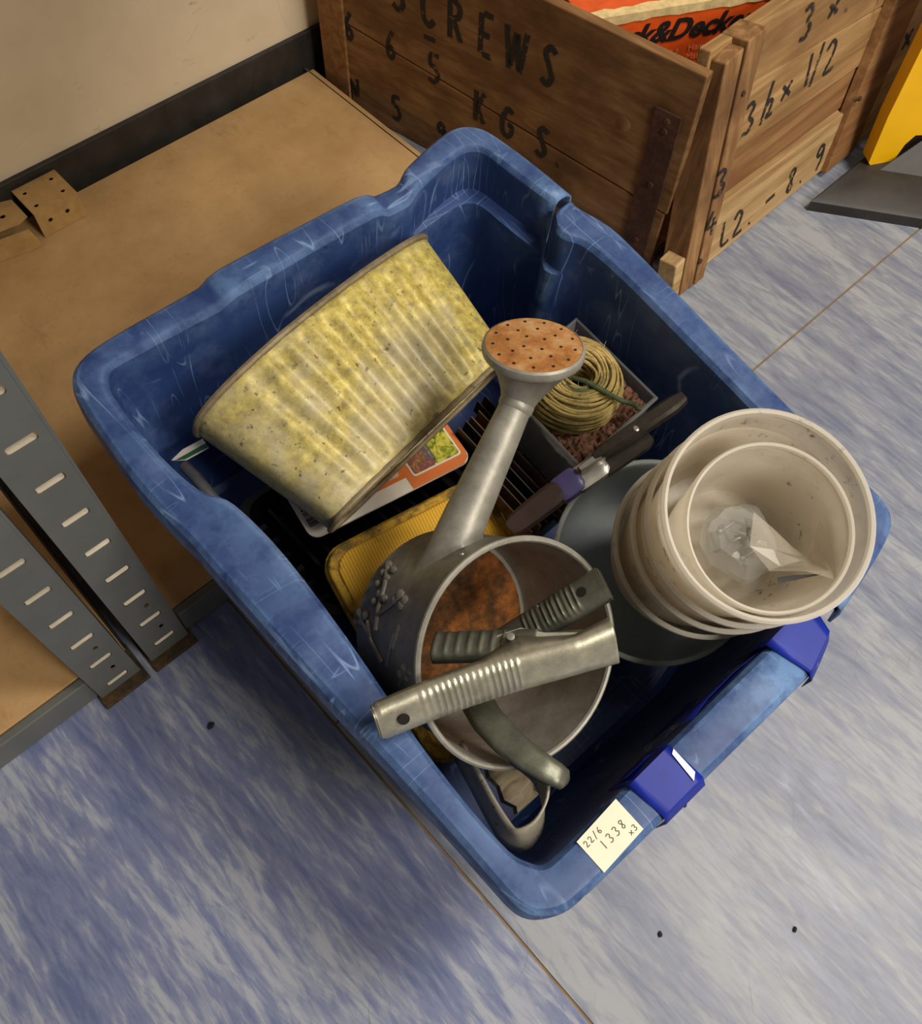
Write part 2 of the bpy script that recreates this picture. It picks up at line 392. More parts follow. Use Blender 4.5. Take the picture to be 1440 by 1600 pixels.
STROKES = {'0': [[(.5, 1), (.1, .7), (.1, .3), (.5, 0), (.9, .3), (.9, .7), (.5, 1)]], '1': [[(.5, 1), (.45, 0)]],
 '2': [[(.1, .75), (.4, 1), (.75, .8), (.6, .45), (.1, .02), (.9, .05)]], '3': [[(.15, .9), (.55, 1), (.8, .78), (.4, .52), (.85, .3), (.5, 0), (.1, .1)]],
 '4': [[(.55, 1), (.1, .35), (.9, .4)], [(.7, .7), (.6, 0)]], '5': [[(.85, 1), (.22, 1), (.2, .56), (.55, .62), (.88, .32), (.55, 0), (.1, .08)]],
 '6': [[(.7, 1), (.25, .6), (.15, .2), (.5, 0), (.8, .25), (.5, .5), (.2, .3)]], '8': [[(.8, .85), (.45, 1), (.2, .78), (.75, .28), (.5, 0), (.15, .2), (.5, .5), (.8, .85)]],
 '9': [[(.8, .8), (.45, 1), (.15, .7), (.45, .5), (.8, .8), (.7, .3), (.4, 0)]], 'x': [[(.1, .6), (.8, 0)], [(.8, .6), (.1, 0)]],
 '/': [[(.75, 1.1), (.2, -.15)]], '-': [[(.1, .45), (.9, .5)]], '.': [[(.4, .0), (.55, .04)]],
 'L': [[(.2, 1), (.15, 0), (.8, .08)]], 'N': [[(.15, 0), (.2, 1), (.75, 0), (.85, 1)]],
 'K': [[(.2, 1), (.2, 0)], [(.8, 1), (.25, .5), (.8, 0)]], 'G': [[(.85, .85), (.5, 1), (.15, .6), (.2, .15), (.55, 0), (.85, .2), (.85, .45), (.55, .45)]],
 'S': [[(.85, .85), (.5, 1), (.18, .78), (.5, .52), (.82, .25), (.5, 0), (.12, .14)]], 'C': [[(.85, .85), (.5, 1), (.15, .6), (.2, .15), (.55, 0), (.85, .2)]],
 'R': [[(.2, 0), (.2, 1)], [(.32, 1), (.8, .85), (.75, .6), (.32, .5)], [(.45, .45), (.85, 0)]], 'E': [[(.2, 1), (.2, 0)], [(.34, 1), (.85, 1)], [(.34, .5), (.7, .5)], [(.34, 0), (.85, 0)]],
 'W': [[(.05, 1), (.25, 0)], [(.32, .1), (.5, .9)], [(.55, .9), (.7, .05)], [(.76, 0), (.98, 1)]]}
def write(g, text, o, x, y, n, h, wd, pitch, thick, lift=0.0004):
    """pen or stencil strokes as thin ribbons lying on a surface (origin o, reading direction x, up y, normal n)"""
    o, x, y, n = V(o), V(x), V(y), V(n)
    for ch in text:
        for st in STROKES.get(ch, []):
            pts = [o + x * (a * wd) + y * (b * h) + n * lift for a, b in st]
            fine = []
            for i in range(len(pts) - 1):
                for k in range(4): fine.append(pts[i].lerp(pts[i + 1], k / 4))
            fine.append(pts[-1])
            for _ in range(2):
                fine = [fine[0]] + [(fine[i - 1] + fine[i] * 2 + fine[i + 1]) / 4 for i in range(1, len(fine) - 1)] + [fine[-1]]
            L, R = [], []
            for i, p in enumerate(fine):
                d = (fine[min(i + 1, len(fine) - 1)] - fine[max(0, i - 1)]).normalized(); s_ = n.cross(d) * thick / 2
                L.append(p + s_); R.append(p - s_)
            g.loft([L, R], False)
        o = o + x * pitch
    return g
def font_text(name, text, o, x, y, size, mat, parent, shear=0.0, bold=0.0, lift=0.0004):
    c = D.curves.new(name, 'FONT'); c.body = text; c.size = size; c.shear = shear; c.offset = bold; c.resolution_u = 3
    tmp = D.objects.new('tmp_text', c); COL.objects.link(tmp)
    bpy.context.view_layer.update()
    me = D.meshes.new_from_object(tmp.evaluated_get(bpy.context.evaluated_depsgraph_get()))
    vs = [v.co.copy() for v in me.vertices]; fs = [tuple(p.vertices) for p in me.polygons]
    D.objects.remove(tmp); D.curves.remove(c); D.meshes.remove(me)
    o, x, y = V(o), V(x), V(y); n = x.cross(y)
    return build(name, [o + x * v.x + y * v.y + n * lift for v in vs], fs, mat, parent, smooth=False)
X3, Y3, Z3 = V((1, 0, 0)), V((0, 1, 0)), V((0, 0, 1))

# ================================================================== THE SETTING
fl = G().abox(-1.6, 3.2, -1.6, 1.2, -0.05, -0.002).make('floor', 'grime', smooth=False, origin=(0, 0, 0)); fl['kind'] = 'structure'
for (x0, x1, y0, y1, mt) in ((-1.6, 0.1005, -1.6, 1.2, 'vinyl_a'), (0.1035, 3.2, -1.6, 0.2795, 'vinyl_b'), (0.1035, 3.2, 0.2825, 1.2, 'vinyl_b')):
    G().abox(x0, x1, y0, y1, -0.002, 0.0).make('vinyl_sheet', mt, fl, smooth=False)
wl_ = G().abox(-1.6, 3.2, 1.172, 1.25, -0.05, 2.5).make('wall_back', 'wall', smooth=False, origin=(0, 1.2, 0)); wl_['kind'] = 'structure'
b_ = G().abox(-1.6, 3.2, 1.164, 1.172, 0.0, 0.101).make('baseboard_back', 'black_rubber', smooth=False, bevel=0.002); b_['kind'] = 'structure'

# ------------------------------------------------------------------ shelving units
def post(parent, x0, slots, tears):
    w_, hgt, y0 = 0.050, 1.9, 0.478
    holes = []
    for z in slots: holes.append([(a + w_ * .5 + .001, b + z) for a, b in rrect(-.0130, .0130, -.0048, .0048, .003, 3)])
    for z in tears: holes.append(circ(w_ * .5 + .006, z, .0028, 10, .0045))
    vs, fs = plate((x0, y0, 0), X3, Z3, [(0, .004), (w_, .004), (w_, hgt), (0, hgt)], holes)
    o = build('post', vs, fs, 'post', parent, smooth=False, solid=0.0018, off=0)
    g = G()
    for xa in (x0, x0 + w_ - .0018): g.abox(xa, xa + .0018, y0, y0 + .032, .004, hgt)
    g.make('post_flange', 'post', parent, smooth=False)
    for z in slots:       # pressed lip under every slot
        c = V((x0 + w_ * .5 + .001, y0 + .0005, z - .0048))
        G().quadbox([c + V((-.012, 0, 0)), c + V((.012, 0, 0)), c + V((.012, .005, .0040)), c + V((-.012, .005, .0040))], V((0, .6, -.8)), .0012).make('slot_lip', 'slot_steel', parent, smooth=False)
    G().abox(x0 - .003, x0 + w_ + .004, y0 - .014, y0 + .04, 0.0, .006).make('foot_plate', 'foot', parent, smooth=False, bevel=.001)
SL = [0.034 + 0.0573 * i for i in range(32)]
un = thing('shelving_unit', (0.37, 0.83, 0), 'grey slotted steel shelving unit with chipboard base shelf under the blue bin', 'shelf', 'grey shelving units along the wall')
post(un, -0.0085, SL, (0.063, 0.121))
G().abox(-0.0085, 0.75, 0.512, 1.162, 0.90, 0.916).make('shelf_board', 'chip', un, smooth=False, bevel=.001)  # upper shelf added above the view to shade the wall and board behind
G().abox(0.043, 0.75, 0.494, 0.5045, 0.872, 0.916).make('beam', 'post', un, smooth=False)  # front beam of the added, unseen upper shelf
G().abox(-0.011, -0.0085, 0.512, 1.16, 0.002, 0.046).make('beam', 'dark_metal', un, smooth=False)  # side rail added in a dark colour to shade the gap between posts
G().abox(-0.0085, 0.758, 0.496, 1.150, 0.030, 0.046).make('shelf_board', 'chip', un, smooth=False, bevel=.001)
G().abox(0.043, 0.75, 0.484, 0.4945, 0.002, 0.046).make('beam', 'post', un, smooth=False, bevel=.0015)
G().abox(0.748, 0.75, 0.4945, 1.16, 0.002, 0.046).make('beam', 'post', un, smooth=False)
un2 = thing('shelving_unit', (-0.4, 0.83, 0), 'grey slotted steel shelving unit with an empty chipboard base shelf, no bin on it', 'shelf', 'grey shelving units along the wall')
post(un2, -0.0735, [s_ - .010 for s_ in SL[1:]] + [.024], (0.053, 0.111))
G().abox(-0.9, -0.0225, 0.512, 1.162, 0.90, 0.916).make('shelf_board', 'chip', un2, smooth=False, bevel=.001)  # upper shelf of this unit, likewise added out of view for its shade
G().abox(-0.9, -0.0745, 0.494, 0.5045, 0.872, 0.916).make('beam', 'post', un2, smooth=False)  # beam belonging to that added upper shelf
G().abox(-0.0225, -0.020, 0.512, 1.16, 0.002, 0.046).make('beam', 'dark_metal', un2, smooth=False)  # matching added rail, the gap's shade put into its dark colour
G().abox(-0.9, -0.0225, 0.496, 1.162, 0.030, 0.046).make('shelf_board', 'chip', un2, smooth=False, bevel=.001)
G().abox(-0.9, -0.0745, 0.484, 0.4945, 0.002, 0.046).make('beam', 'post', un2, smooth=False, bevel=.0015)

# ------------------------------------------------------------------ folded bracket on the shelf
br = thing('metal_bracket', (0.25, 1.125, 0.046), 'small tan folded metal bracket with round holes lying on the shelf by the baseboard', 'bracket')
def flat(name, o, x, y, outer, holes, mat, parent, t=.0014):
    vs, fs = plate(o, x, y, outer, holes); return build(name, vs, fs, mat, parent, smooth=False, solid=t, off=0)
zt = .088
flat('top_plate', (0.232, 1.098, zt), X3, Y3, [(0, 0), (.068, 0), (.068, .062), (0, .062)], [circ(.012, .014, .0032), circ(.012, .046, .0032), circ(.055, .016, .0032), circ(.055, .048, .0032)], 'tan_metal', br)
flat('front_plate', (0.232, 1.098, .047), X3, Z3, [(0, 0), (.068, 0), (.068, .041), (0, .041)], [circ(.018, .022, .0034), circ(.045, .022, .0034)], 'tan_metal', br)
flat('side_plate', (0.300, 1.098, .047), Y3, Z3, [(0, 0), (.062, 0), (.062, .041), (0, .041)], [], 'tan_metal', br)
flat('tab_plate', (0.160, 1.105, .080), X3, Y3, [(0, .008), (.05, 0), (.066, .006), (.066, .05), (.05, .056), (0, .05)], [circ(.04, .028, .004)], 'tan_metal', br)
flat('lower_flap', (0.150, 1.100, .047), V((.98, -.2, 0)), Z3, [(0, 0), (.075, 0), (.066, .034), (0, .034)], [], 'tan_metal', br)

# ------------------------------------------------------------------ wooden crate
cr = thing('wooden_crate', (1.15, 0.82, 0), 'weathered wooden packing crate with black stencilled letters beside the shelf', 'crate')
LP0 = V((0.887, 0.454, 0)); LV = V((-.119, .700, 0)).normalized(); LN = V((-LV.y, LV.x, 0)) ; LN = LN if LN.x < 0 else -LN
def lp(s_, z, d=0.0): return LP0 + LV * s_ + Z3 * z + LN * d
def plank(name, pts, n, t, mat): return G().quadbox(pts, n, t).make(name, mat, cr, smooth=False, bevel=.0018)
plank('plank', [lp(.05, .001), lp(.69, .001), lp(.69, .152), lp(.05, .112)], -LN, .016, 'wood_side')
plank('plank', [lp(.046, .114), lp(.69, .154), lp(.69, .326), lp(.046, .326)], -LN, .016, 'wood_side')
plank('corner_post', [lp(.635, .001, .004), lp(.688, .001, .004), lp(.688, .33, .004), lp(.635, .33, .004)], -LN, .012, 'wood_brown')
g = G().quadbox([lp(.062, .02, .003), lp(.10, .02, .003), lp(.10, .262, .003), lp(.062, .262, .003)], -LN, .003)
g.make('metal_band', 'rust_band', cr, smooth=False)
for z in (.05, .15, .235, .25):
    c = lp(.08, z, .003); G().lathe(c, LV, Z3, LN, [(.0, .002), (.004, .0015), (.005, 0)], 10).make('nail_head', 'rust_band', cr)
c = lp(.14, .215); G().lathe(c, LV, Z3, LN, [(.0, .0012), (.008, .001), (.011, 0)], 14).make('knot', 'wood_brown', cr)
FU = V((.9995, .03, 0)); FW = V((-.0055, .185, .983)).normalized(); FN = FW.cross(FU)
FN = FN if FN.y < 0 else -FN
FP0 = V((.887, .452, .009))
def fp(u, w_, d=0.0): return FP0 + FU * u + FW * w_ + FN * d
def fplank(name, q, d, t, mat): return G().quadbox([fp(u, w_, d) for u, w_ in q], -FN, t).make(name, mat, cr, smooth=False, bevel=.0018)
fplank('plank', [(.03, .0), (.44, .0), (.43, .083), (.04, .097)], .004, .018, 'wood_light')
fplank('plank', [(.05, .099), (.62, .080), (.62, .140), (.06, .160)], -.006, .016, 'wood_brown')
fplank('plank', [(.06, .162), (.62, .136), (.62, .205), (.07, .256)], -.003, .018, 'wood_front')
fplank('plank', [(.0, .259), (.62, .208), (.62, .330), (.02, .335)], -.004, .018, 'wood_front')
fplank('plank', [(.46, .0), (.64, .0), (.64, .33), (.50, .33)], .010, .014, 'wood_light')
fplank('cleat', [(.36, .0), (.44, .0), (.585, .33), (.485, .33)], .014, .018, 'wood_brown')
fplank('corner_post', [(-.018, .0), (.012, .0), (.058, .33), (.022, .325)], .017, .040, 'wood_post')
fplank('corner_post', [(.014, .0), (.036, .0), (.100, .338), (.062, .336)], .019, .040, 'wood_post')
fplank('foot_block', [(-.035, .0), (-.012, .0), (-.006, .062), (-.030, .058)], .014, .03, 'wood_light')
for u, w_ in ((.066, .27), (.02, .04), (.044, .14), (.42, .25), (.40, .11)):
    G().lathe(fp(u, w_, .02), FU, FW, FN, [(.0, .0015), (.0035, .001), (.0045, -.002)], 10).make('nail_head', 'rust_band', cr)
# remaining sides and bottom of the crate
bx_ = LP0 + LV * .69 + Z3 * .001; rx_ = fp(.64, 0)
far = bx_ + FU * .64
G().quadbox([bx_ - LV * .016, far - LV * .016, far - LV * .016 + Z3 * .326, bx_ - LV * .016 + Z3 * .326], LV, .016).make('back_board', 'wood_side', cr, smooth=False)
G().quadbox([rx_ + LV * .02, far, far + Z3 * .326, rx_ + LV * .06 + Z3 * .326], FU, .016).make('side_board', 'wood_side', cr, smooth=False)
G().quadbox([lp(.06, .01, -.02), lp(.67, .01, -.02), far + V((0, -.02, .01)), rx_ + LV * .05 + V((0, 0, .01))], Z3, .012).make('bottom_board', 'wood_side', cr, smooth=False)
# stencilled and brushed marks
def ly(y, z): return LP0 + LV * ((y - LP0.y) / LV.y) + Z3 * z
for name, items in (('stencil_letters', [('S', .985, .213, .058, .03), ('C', .932, .213, .058, .03), ('R', .885, .213, .058, .03), ('E', .832, .213, .058, .03), ('W', .786, .212, .06, .036), ('S', .727, .214, .058, .026)]),
                    ('stencil_letters', [('K', .834, .103, .05, .026), ('G', .785, .102, .05, .026), ('S', .722, .100, .05, .024), ('.', .69, .10, .05, .02)]),
                    ('stencil_numbers', [('6', 1.083, .125, .046, .022), ('6', 1.0, .13, .046, .022), ('-', .928, .186, .02, .026), ('5', .920, .128, .046, .026)]),
                    ('stencil_numbers', [('N', 1.084, .02, .042, .024), ('5', .994, .026, .042, .022), ('9', .903, .025, .042, .022)])):
    for ch, y, z, h, wd in items:
        write(G(), ch, ly(y, z), -LV, Z3, LN, h, wd, 0, .009 if name == 'stencil_letters' else .0075).make(name[:-1], 'ink', cr, smooth=False)
for name, items in (('brushed_numbers', [('3', .22, .262, .045, .03), ('x', .285, .268, .03, .03), ('.', .32, .26, .03, .03)]),
                    ('brushed_numbers', [('3', .112, .178, .045, .032), ('/', .152, .182, .045, .03), ('2', .166, .180, .026, .02), ('x', .20, .19, .034, .03), ('1', .25, .184, .046, .03), ('/', .27, .184, .046, .03), ('2', .302, .178, .05, .036)]),
                    ('brushed_numbers', [('L', .088, .012, .045, .03), ('2', .118, .012, .045, .03), ('.', .155, .014, .04, .02), ('-', .20, .01, .045, .03), ('8', .256, .012, .042, .026), ('.', .29, .014, .04, .02), ('9', .33, .012, .045, .03)]),
                    ('brushed_numbers', [('4', .020, .075, .04, .03), ('3', .030, .135, .04, .03)]), ('brushed_numbers', [('-', .50, .19, .03, .03), ('x', .52, .13, .04, .03), ('x', .55, .09, .04, .03)])):
    for ch, u, w_, h, wd in items:
        d = .0195 if u < .07 else (.0045 if w_ < .08 else (-.0025 if u < .45 else .0105))
        write(G(), ch, fp(u, w_, d), FU, FW, FN, h, wd, 0, .006).make(name[:-1], 'ink', cr, smooth=False)
# orange carton inside the crate
oc = thing('power_tool_carton', (1.05, 0.74, 0.025), 'worn orange power tool carton standing inside the wooden crate', 'carton')
pa = at(985, 58, .27); pb = at(1150, 30, .27); OX = (pb - pa); OX.z = 0; OX.normalize(); ON = V((OX.y, -OX.x, 0)); ON = ON if ON.y < 0 else -ON
oc0 = pa - OX * .075
g = G().quadbox([oc0 + Z3 * (z - .27) for z in ()] or [oc0 - Z3 * .238, oc0 + OX * .30 - Z3 * .238, oc0 + OX * .30 + Z3 * .033, oc0 + Z3 * .033], -ON, .16)
g.make('carton_body', 'orange_card', oc, smooth=False, bevel=.002)
g = G()
zz = 0.033
pts = [oc0 + OX * (.30 * i / 24) + Z3 * (zz + .001) + ON * (.001 + .0012 * random.random()) for i in range(25)]
pts2 = [p - Z3 * (.010 + .004 * random.random()) for p in pts]
pts3 = [p - ON * (.012 + .006 * random.random()) + Z3 * .0012 for p in pts]
g.loft([pts2, pts, pts3], False).make('worn_edge', 'carton_core', oc, smooth=False)
font_text('lettering', 'Black&Decker', oc0 + OX * .016 + Z3 * -.013 + ON * .0012, OX, Z3, .041, 'black_ink', oc, .3, .0014)
font_text('small_print', 'Hammerschlag-\nMaschine\nAccessoires', oc0 + OX * .165 + Z3 * -.034 + ON * .0012, OX, Z3, .013, 'pale_ink', oc)
font_text('small_print', 'Perceuse a\npercussion', oc0 + OX * .095 + Z3 * -.034 + ON * .0012, OX, Z3, .013, 'pale_ink', oc)
p = at(1192, 4, .28)
g = G().box(p + V((.17, .15, -.12)), X3, Y3, Z3, .045, .03, .13); tag(g.make('teal_box', 'teal', smooth=False, bevel=.002), 'teal cardboard box inside the crate beside the orange carton', 'box')

# ------------------------------------------------------------------ yellow sign on its black base
ys = thing('floor_sign', (1.42, 0.40, 0), 'yellow plastic floor stand on a black rubber base beside the crate', 'sign')
bc = [(1.17, .424), (1.275, .280), (1.36, .215), (1.75, .18), (1.80, .28), (1.78, .40), (1.62, .435), (1.42, .430)]
cx_, cy_ = 1.50, .33
g = G(); rings = []
for k_, z in ((1.0, 0), (1.0, .018), (.97, .022), (.62, .032), (.30, .085), (.26, .09)):
    rings.append([V((cx_ + (a - cx_) * k_, cy_ + (b - cy_) * k_, z)) for a, b in bc])
g.loft(rings, True, True, True).make('rubber_base', 'black_rubber', ys, angle=25)
q0 = at(1352, 246, .03); q1 = at(1385, 262, .03)
YU = V((.80, -.60, 0)); YW = V((.06, .05, .99)).normalized()
outer = [(0, .0), (.012, -.012), (.03, -.012), (.040, .0), (.046, .03), (.056, .046), (.075, .046), (.085, .03), (.10, -.01), (.16, -.01), (.16, .5), (.0, .5), (-.002, .2), (-.004, .08)]
flat('sign_panel', q0, YU, YW, outer, [], 'yellow_plastic', ys, .028)
# ------------------------------------------------------------------ the blue bin
K = 0.10; RZ = 0.285
RN = V((0, -K, 1)).normalized(); RP0 = V((0, 0, RZ))
def rim(px, py): return on_plane(px, py, RP0, RN)
BINC = V((0.345, 0.29, RZ + K * .29))
bn = thing('storage_bin', (0.345, 0.27, 0), 'scuffed blue plastic storage bin with a cracked taped rim, full of garden clutter', 'bin')
# pairs: outer rim edge -> inner rim edge, raise above the rim plane, ledge depth inside
chainB = [((1277, 1033), (1226, 992), 0, 0), ((1080, 1227), (1032, 1182), 0, 0), ((941, 1363), (897, 1318), 0, 0), ((905, 1397), (872, 1342), 0, 0), ((880, 1418), (858, 1354), 0, 0), ((845, 1426), (842, 1359), 0, 0), ((818, 1418), (826, 1353), 0, 0),
 ((790, 1388), (797, 1342), 0, 0), ((714, 1300), (730, 1266), 0, 0), ((614, 1190), (650, 1164), 0, 0), ((475, 1040), (538, 996), 0, 0), ((375, 925), (437, 862), 0, 0), ((332, 878), (384, 808), 0, 0), ((306, 846), (350, 779), 0, 0), ((275, 816), (318, 774), 0, 0),
 ((240, 780), (284, 751), 0, 0), ((205, 738), (227, 694), 0, 0), ((136, 640), (171, 621), 0, 0), ((118, 605), (163, 600), 0, 0), ((117, 580), (163, 582), 0, 0), ((135, 556), (172, 570), 0, 0), ((172, 530), (198, 556), 0, 0),
 ((250, 486), (275, 514), 0, 0), ((320, 447), (350, 475), 0, 0), ((327, 437), (354, 472), .006, 0), ((450, 371), (475, 400), .006, 0), ((573, 307), (595, 332), .006, 0), ((580, 311), (602, 334), 0, 0), ((627, 290), (640, 314), 0, 0), ((633, 274), (648, 303), .006, .004), ((665, 243), (683, 268), .006, .012),
 ((700, 213), (712, 245), .006, .016), ((722, 205), (727, 237), .006, .018), ((745, 207), (747, 236), .006, .018), ((766, 216), (764, 243), .006, .018), ((830, 263), (802, 274), .006, .018), ((888, 312), (868, 322), .006, .018)]
chainA = [((891, 316), (869, 334), 0, .016), ((896, 322), (870, 356), 0, .010), ((910, 331), (884, 370), 0, .002), ((950, 352), (912, 374), 0, 0), ((1000, 401), (974, 427), 0, 0), ((1100, 505), (1074, 529), 0, 0), ((1200, 607), (1174, 630), 0, 0), ((1331, 738), (1300, 762), 0, 0), ((1372, 775), (1322, 790), 0, 0), ((1390, 800), (1330, 808), 0, 0), ((1388, 830), (1328, 830), 0, 0), ((1360, 878), (1310, 862), 0, 0), ((1312, 950), (1270, 922), 0, 0)]
def densify(ch, n=3):
    ps = [(rim(*a), rim(*b), h, l) for a, b, h, l in ch]; out = []
    for i in range(len(ps) - 1):
        for k in range(n):
            t = k / n; out.append((ps[i][0].lerp(ps[i + 1][0], t), ps[i][1].lerp(ps[i + 1][1], t), ps[i][2] * (1 - t) + ps[i + 1][2] * t, ps[i][3] * (1 - t) + ps[i + 1][3] * t))
    out.append(ps[-1])
    for _ in range(2):
        out = [out[0]] + [((out[i - 1][0] + out[i][0] * 2 + out[i + 1][0]) / 4, (out[i - 1][1] + out[i][1] * 2 + out[i + 1][1]) / 4, out[i][2], (out[i - 1][3] + out[i][3] * 2 + out[i + 1][3]) / 4) for i in range(1, len(out) - 1)] + [out[-1]]
    return out
B_, A_ = densify(chainB), densify(chainA)
def wallpt(I, s_, d): return BINC + (I - BINC) * s_ - RN * d
g = G()
for ch in (B_, A_):
    rows = []
    for O, I, h, l in ch:
        out = (O - I); wd = out.length; out.normalize(); up = RN * h
        rows.append([O + out * .003 + up - RN * .030, O + out * .0022 + up - RN * .010, O + out * .0008 + up - RN * .004, O - out * .003 + up - RN * .0006, O - out * .006 + up, I + out * .006 + up, I + out * .003 + up - RN * .0010, I + up - RN * .005, wallpt(I, .990, .05)])
    g.loft([[r[i] for r in rows] for i in range(9)], False)
allp = B_ + A_
loop = [I for _, I, _, _ in allp]; led = [l for *_, l in allp]
e0, e1 = A_[-1][1], B_[0][1]
for k in range(1, 4): loop.append(e0.lerp(e1, k / 4)); led.append(0)
def inn(I, l): return (BINC - I).normalized() * l
rings = [[wallpt(I, .990, .05) for I in loop], [wallpt(I, .988, .053) + inn(I, l) for I, l in zip(loop, led)], [wallpt(I, .975, .10) + inn(I, l * .9) for I, l in zip(loop, led)], [wallpt(I, .925, .24) for I in loop], [wallpt(I, .91, .264) for I in loop], [wallpt(I, .875, .272) for I in loop], [wallpt(I, .4, .272) for I in loop]]
g.loft(rings, True, False, True)
g.make('tub_shell', 'bin', bn, solid=.0028, off=-1, angle=28)
# tape patches over the broken front rim
def ribbon(name, rows, mat, parent, solid=.0006):
    g = G().loft([[V(p) for p in r] for r in rows], False); return g.make(name, mat, parent, solid=solid, off=1)
def overrim(pxa, pxb, ina, inb, droop_in, droop_out, jag):
    """tape wrapped over the rim: pxa..pxb along the outer edge, ina..inb along the inner edge"""
    oa, ob, ia, ib = rim(*pxa), rim(*pxb), rim(*ina), rim(*inb); rows = []
    n = 7
    for i in range(n):
        t = i / (n - 1); o = oa.lerp(ob, t); i_ = ia.lerp(ib, t); out = (o - i_).normalized(); j = jag * math.sin(i * 2.3)
        rows.append([i_ - RN * (droop_in + j) - out * .006, i_ - RN * .012 - out * .004, i_ + RN * .0046 - out * .002, o + RN * .0046 + out * .002, o + out * .009 - RN * .006, o + out * .0095 - RN * (droop_out + j * .7)])
    return rows
ribbon('tape_patch', overrim((1092, 1212), (1030, 1274), (1046, 1168), (982, 1232), .05, .032, .006), 'tape', bn)
ribbon('tape_patch', overrim((1290, 985), (1258, 1052), (1262, 942), (1196, 1012), .05, .022, .007), 'tape', bn)
rows = []
for i in range(12):      # crumpled tape bridging the missing piece of rim, on the inside
    t = i / 11; I = e0.lerp(e1, -.05 + t * 1.9) if t < .55 else e1.lerp(B_[9][1], (t - .5) * 1.4)
    rows.append([wallpt(I, .985 - .01 * math.sin(i * 1.9), .012 + .008 * math.sin(i * 2.7)), wallpt(I, .982 + .005 * math.sin(i * 3.1), .05), wallpt(I, .968, .10 + .02 * math.sin(i * 1.3))])
ribbon('tape_patch', rows, 'tape', bn)
a, b = rim(1046, 1180) + RN * .0056, rim(1080, 1222) + RN * .0056
G().quadbox([a, b, b + V((.006, .004, 0)), a + V((.004, .002, 0))], RN, .0006).make('lit_tape_edge', 'lit_tape', bn, smooth=False)  # pale strip standing for light in the torn tape
c = at(1300, 955, .262)
ribbon('tape_scrap', [[c + V((-.008, .006, .012)), c + V((.0, .0, .004)), c + V((.002, -.004, -.008))], [c + V((.0, .010, .010)), c + V((.006, .004, .0)), c + V((.010, -.006, -.010))], [c + V((.010, .012, .014)), c + V((.012, .006, .003)), c + V((.018, .004, -.004))]], 'tape', bn)
# paper ticket
tk = [rim(899, 1316), rim(960, 1249), rim(1003, 1296), rim(942, 1364)]
TU = (tk[1] - tk[0]).normalized(); TW = RN.cross(TU).normalized()
if TW.dot(tk[0] - tk[3]) < 0: TW = -TW
o_ = G().quadbox([p + RN * .0032 for p in tk], RN, .0004).make('price_ticket', 'paper', bn, smooth=False); o_['label'] = 'white paper ticket with pencilled numbers'
tl = (tk[1] - tk[0]).length; th = (tk[3] - tk[0]).length
g = G(); tb = tk[3] + RN * .0036
write(g, '22/6', tb + TU * tl * .07 + TW * th * .70, TU, TW, RN, th * .17, tl * .09, tl * .105, .0006, .0003)
write(g, '1338', tb + TU * tl * .26 + TW * th * .34, TU, TW, RN, th * .24, tl * .12, tl * .155, .0007, .0003)
write(g, 'x3', tb + TU * tl * .76 + TW * th * .10, TU, TW, RN, th * .16, tl * .09, tl * .10, .0006, .0003)
gl = g.make('lettering', 'pencil', o_, smooth=False)

# ================================================================== THINGS IN THE BIN
def binfloor(y): return RZ + K * y - .272
# ------------------------------------------------------------------ black nursery tray under the planter, with a grey rod
bt = thing('plant_tray', (.22, .45, .06), 'black ribbed plastic plant tray under the zinc planter', 'tray')
g = G()
tx0, tx1, ty0, ty1, tz0, tz1 = .160, .36, .335, .508, .074, .122
prof = []
ring = lambda gx, z: [V((x, y, z)) for x, y in rrect(tx0 + gx, tx1 - gx, ty0 + gx, ty1 - gx, .02, 4)]
g.loft([ring(-.004, tz1 - .006), ring(-.004, tz1), ring(.004, tz1), ring(.014, tz0 + .004), ring(.02, tz0)], True, False, True).make('tray_body', 'black_plastic', bt, solid=.002)
for i in range(9):
    x = tx0 + .026 + i * .018; G().abox(x, x + .004, ty0 + .018, ty1 - .018, tz0 + .002, tz0 + .04).make('tray_rib', 'black_plastic', bt, smooth=False)
for i in range(6):
    y = ty0 + .022 + i * .022; G().abox(tx0 + .002, tx0 + .012, y, y + .006, tz0 + .01, tz1 + .001).make('tray_rib', 'black_plastic', bt, smooth=False)
p0, p1 = at(288, 728, .21), at(344, 792, .20)
tag(G().tube([p0, p0.lerp(p1, .3) + V((0, 0, .006)), p0.lerp(p1, .7) + V((0, 0, .006)), p1, p1 + V((.008, -.05, -.04))], .006, 10).make('grey_rod', 'grey_plastic'), 'grey plastic rod at the bin wall beside the black tray', 'rod')
p0, p1 = at(270, 722, .22), at(322, 694, .22); d = (p1 - p0).normalized(); s_ = Z3.cross(d)
lb = thing('plant_label', p0, 'white and green wooden plant label stick by the bin wall', 'plant label')
G().quadbox([p0 + s_ * .002, p0 + d * .012 - s_ * .006, p1 - s_ * .006, p1 + s_ * .007, p0 + d * .015 + s_ * .007], Z3, .0016).make('stick', 'card_white', lb, smooth=False)
G().quadbox([p0 + d * .003 - s_ * .001 + Z3 * .0017, p0 + d * .012 - s_ * .0055 + Z3 * .0017, p1 - s_ * .0055 + Z3 * .0017, p1 + Z3 * .0017], Z3, .0004).make('green_stripe', 'green_stick', lb, smooth=False)

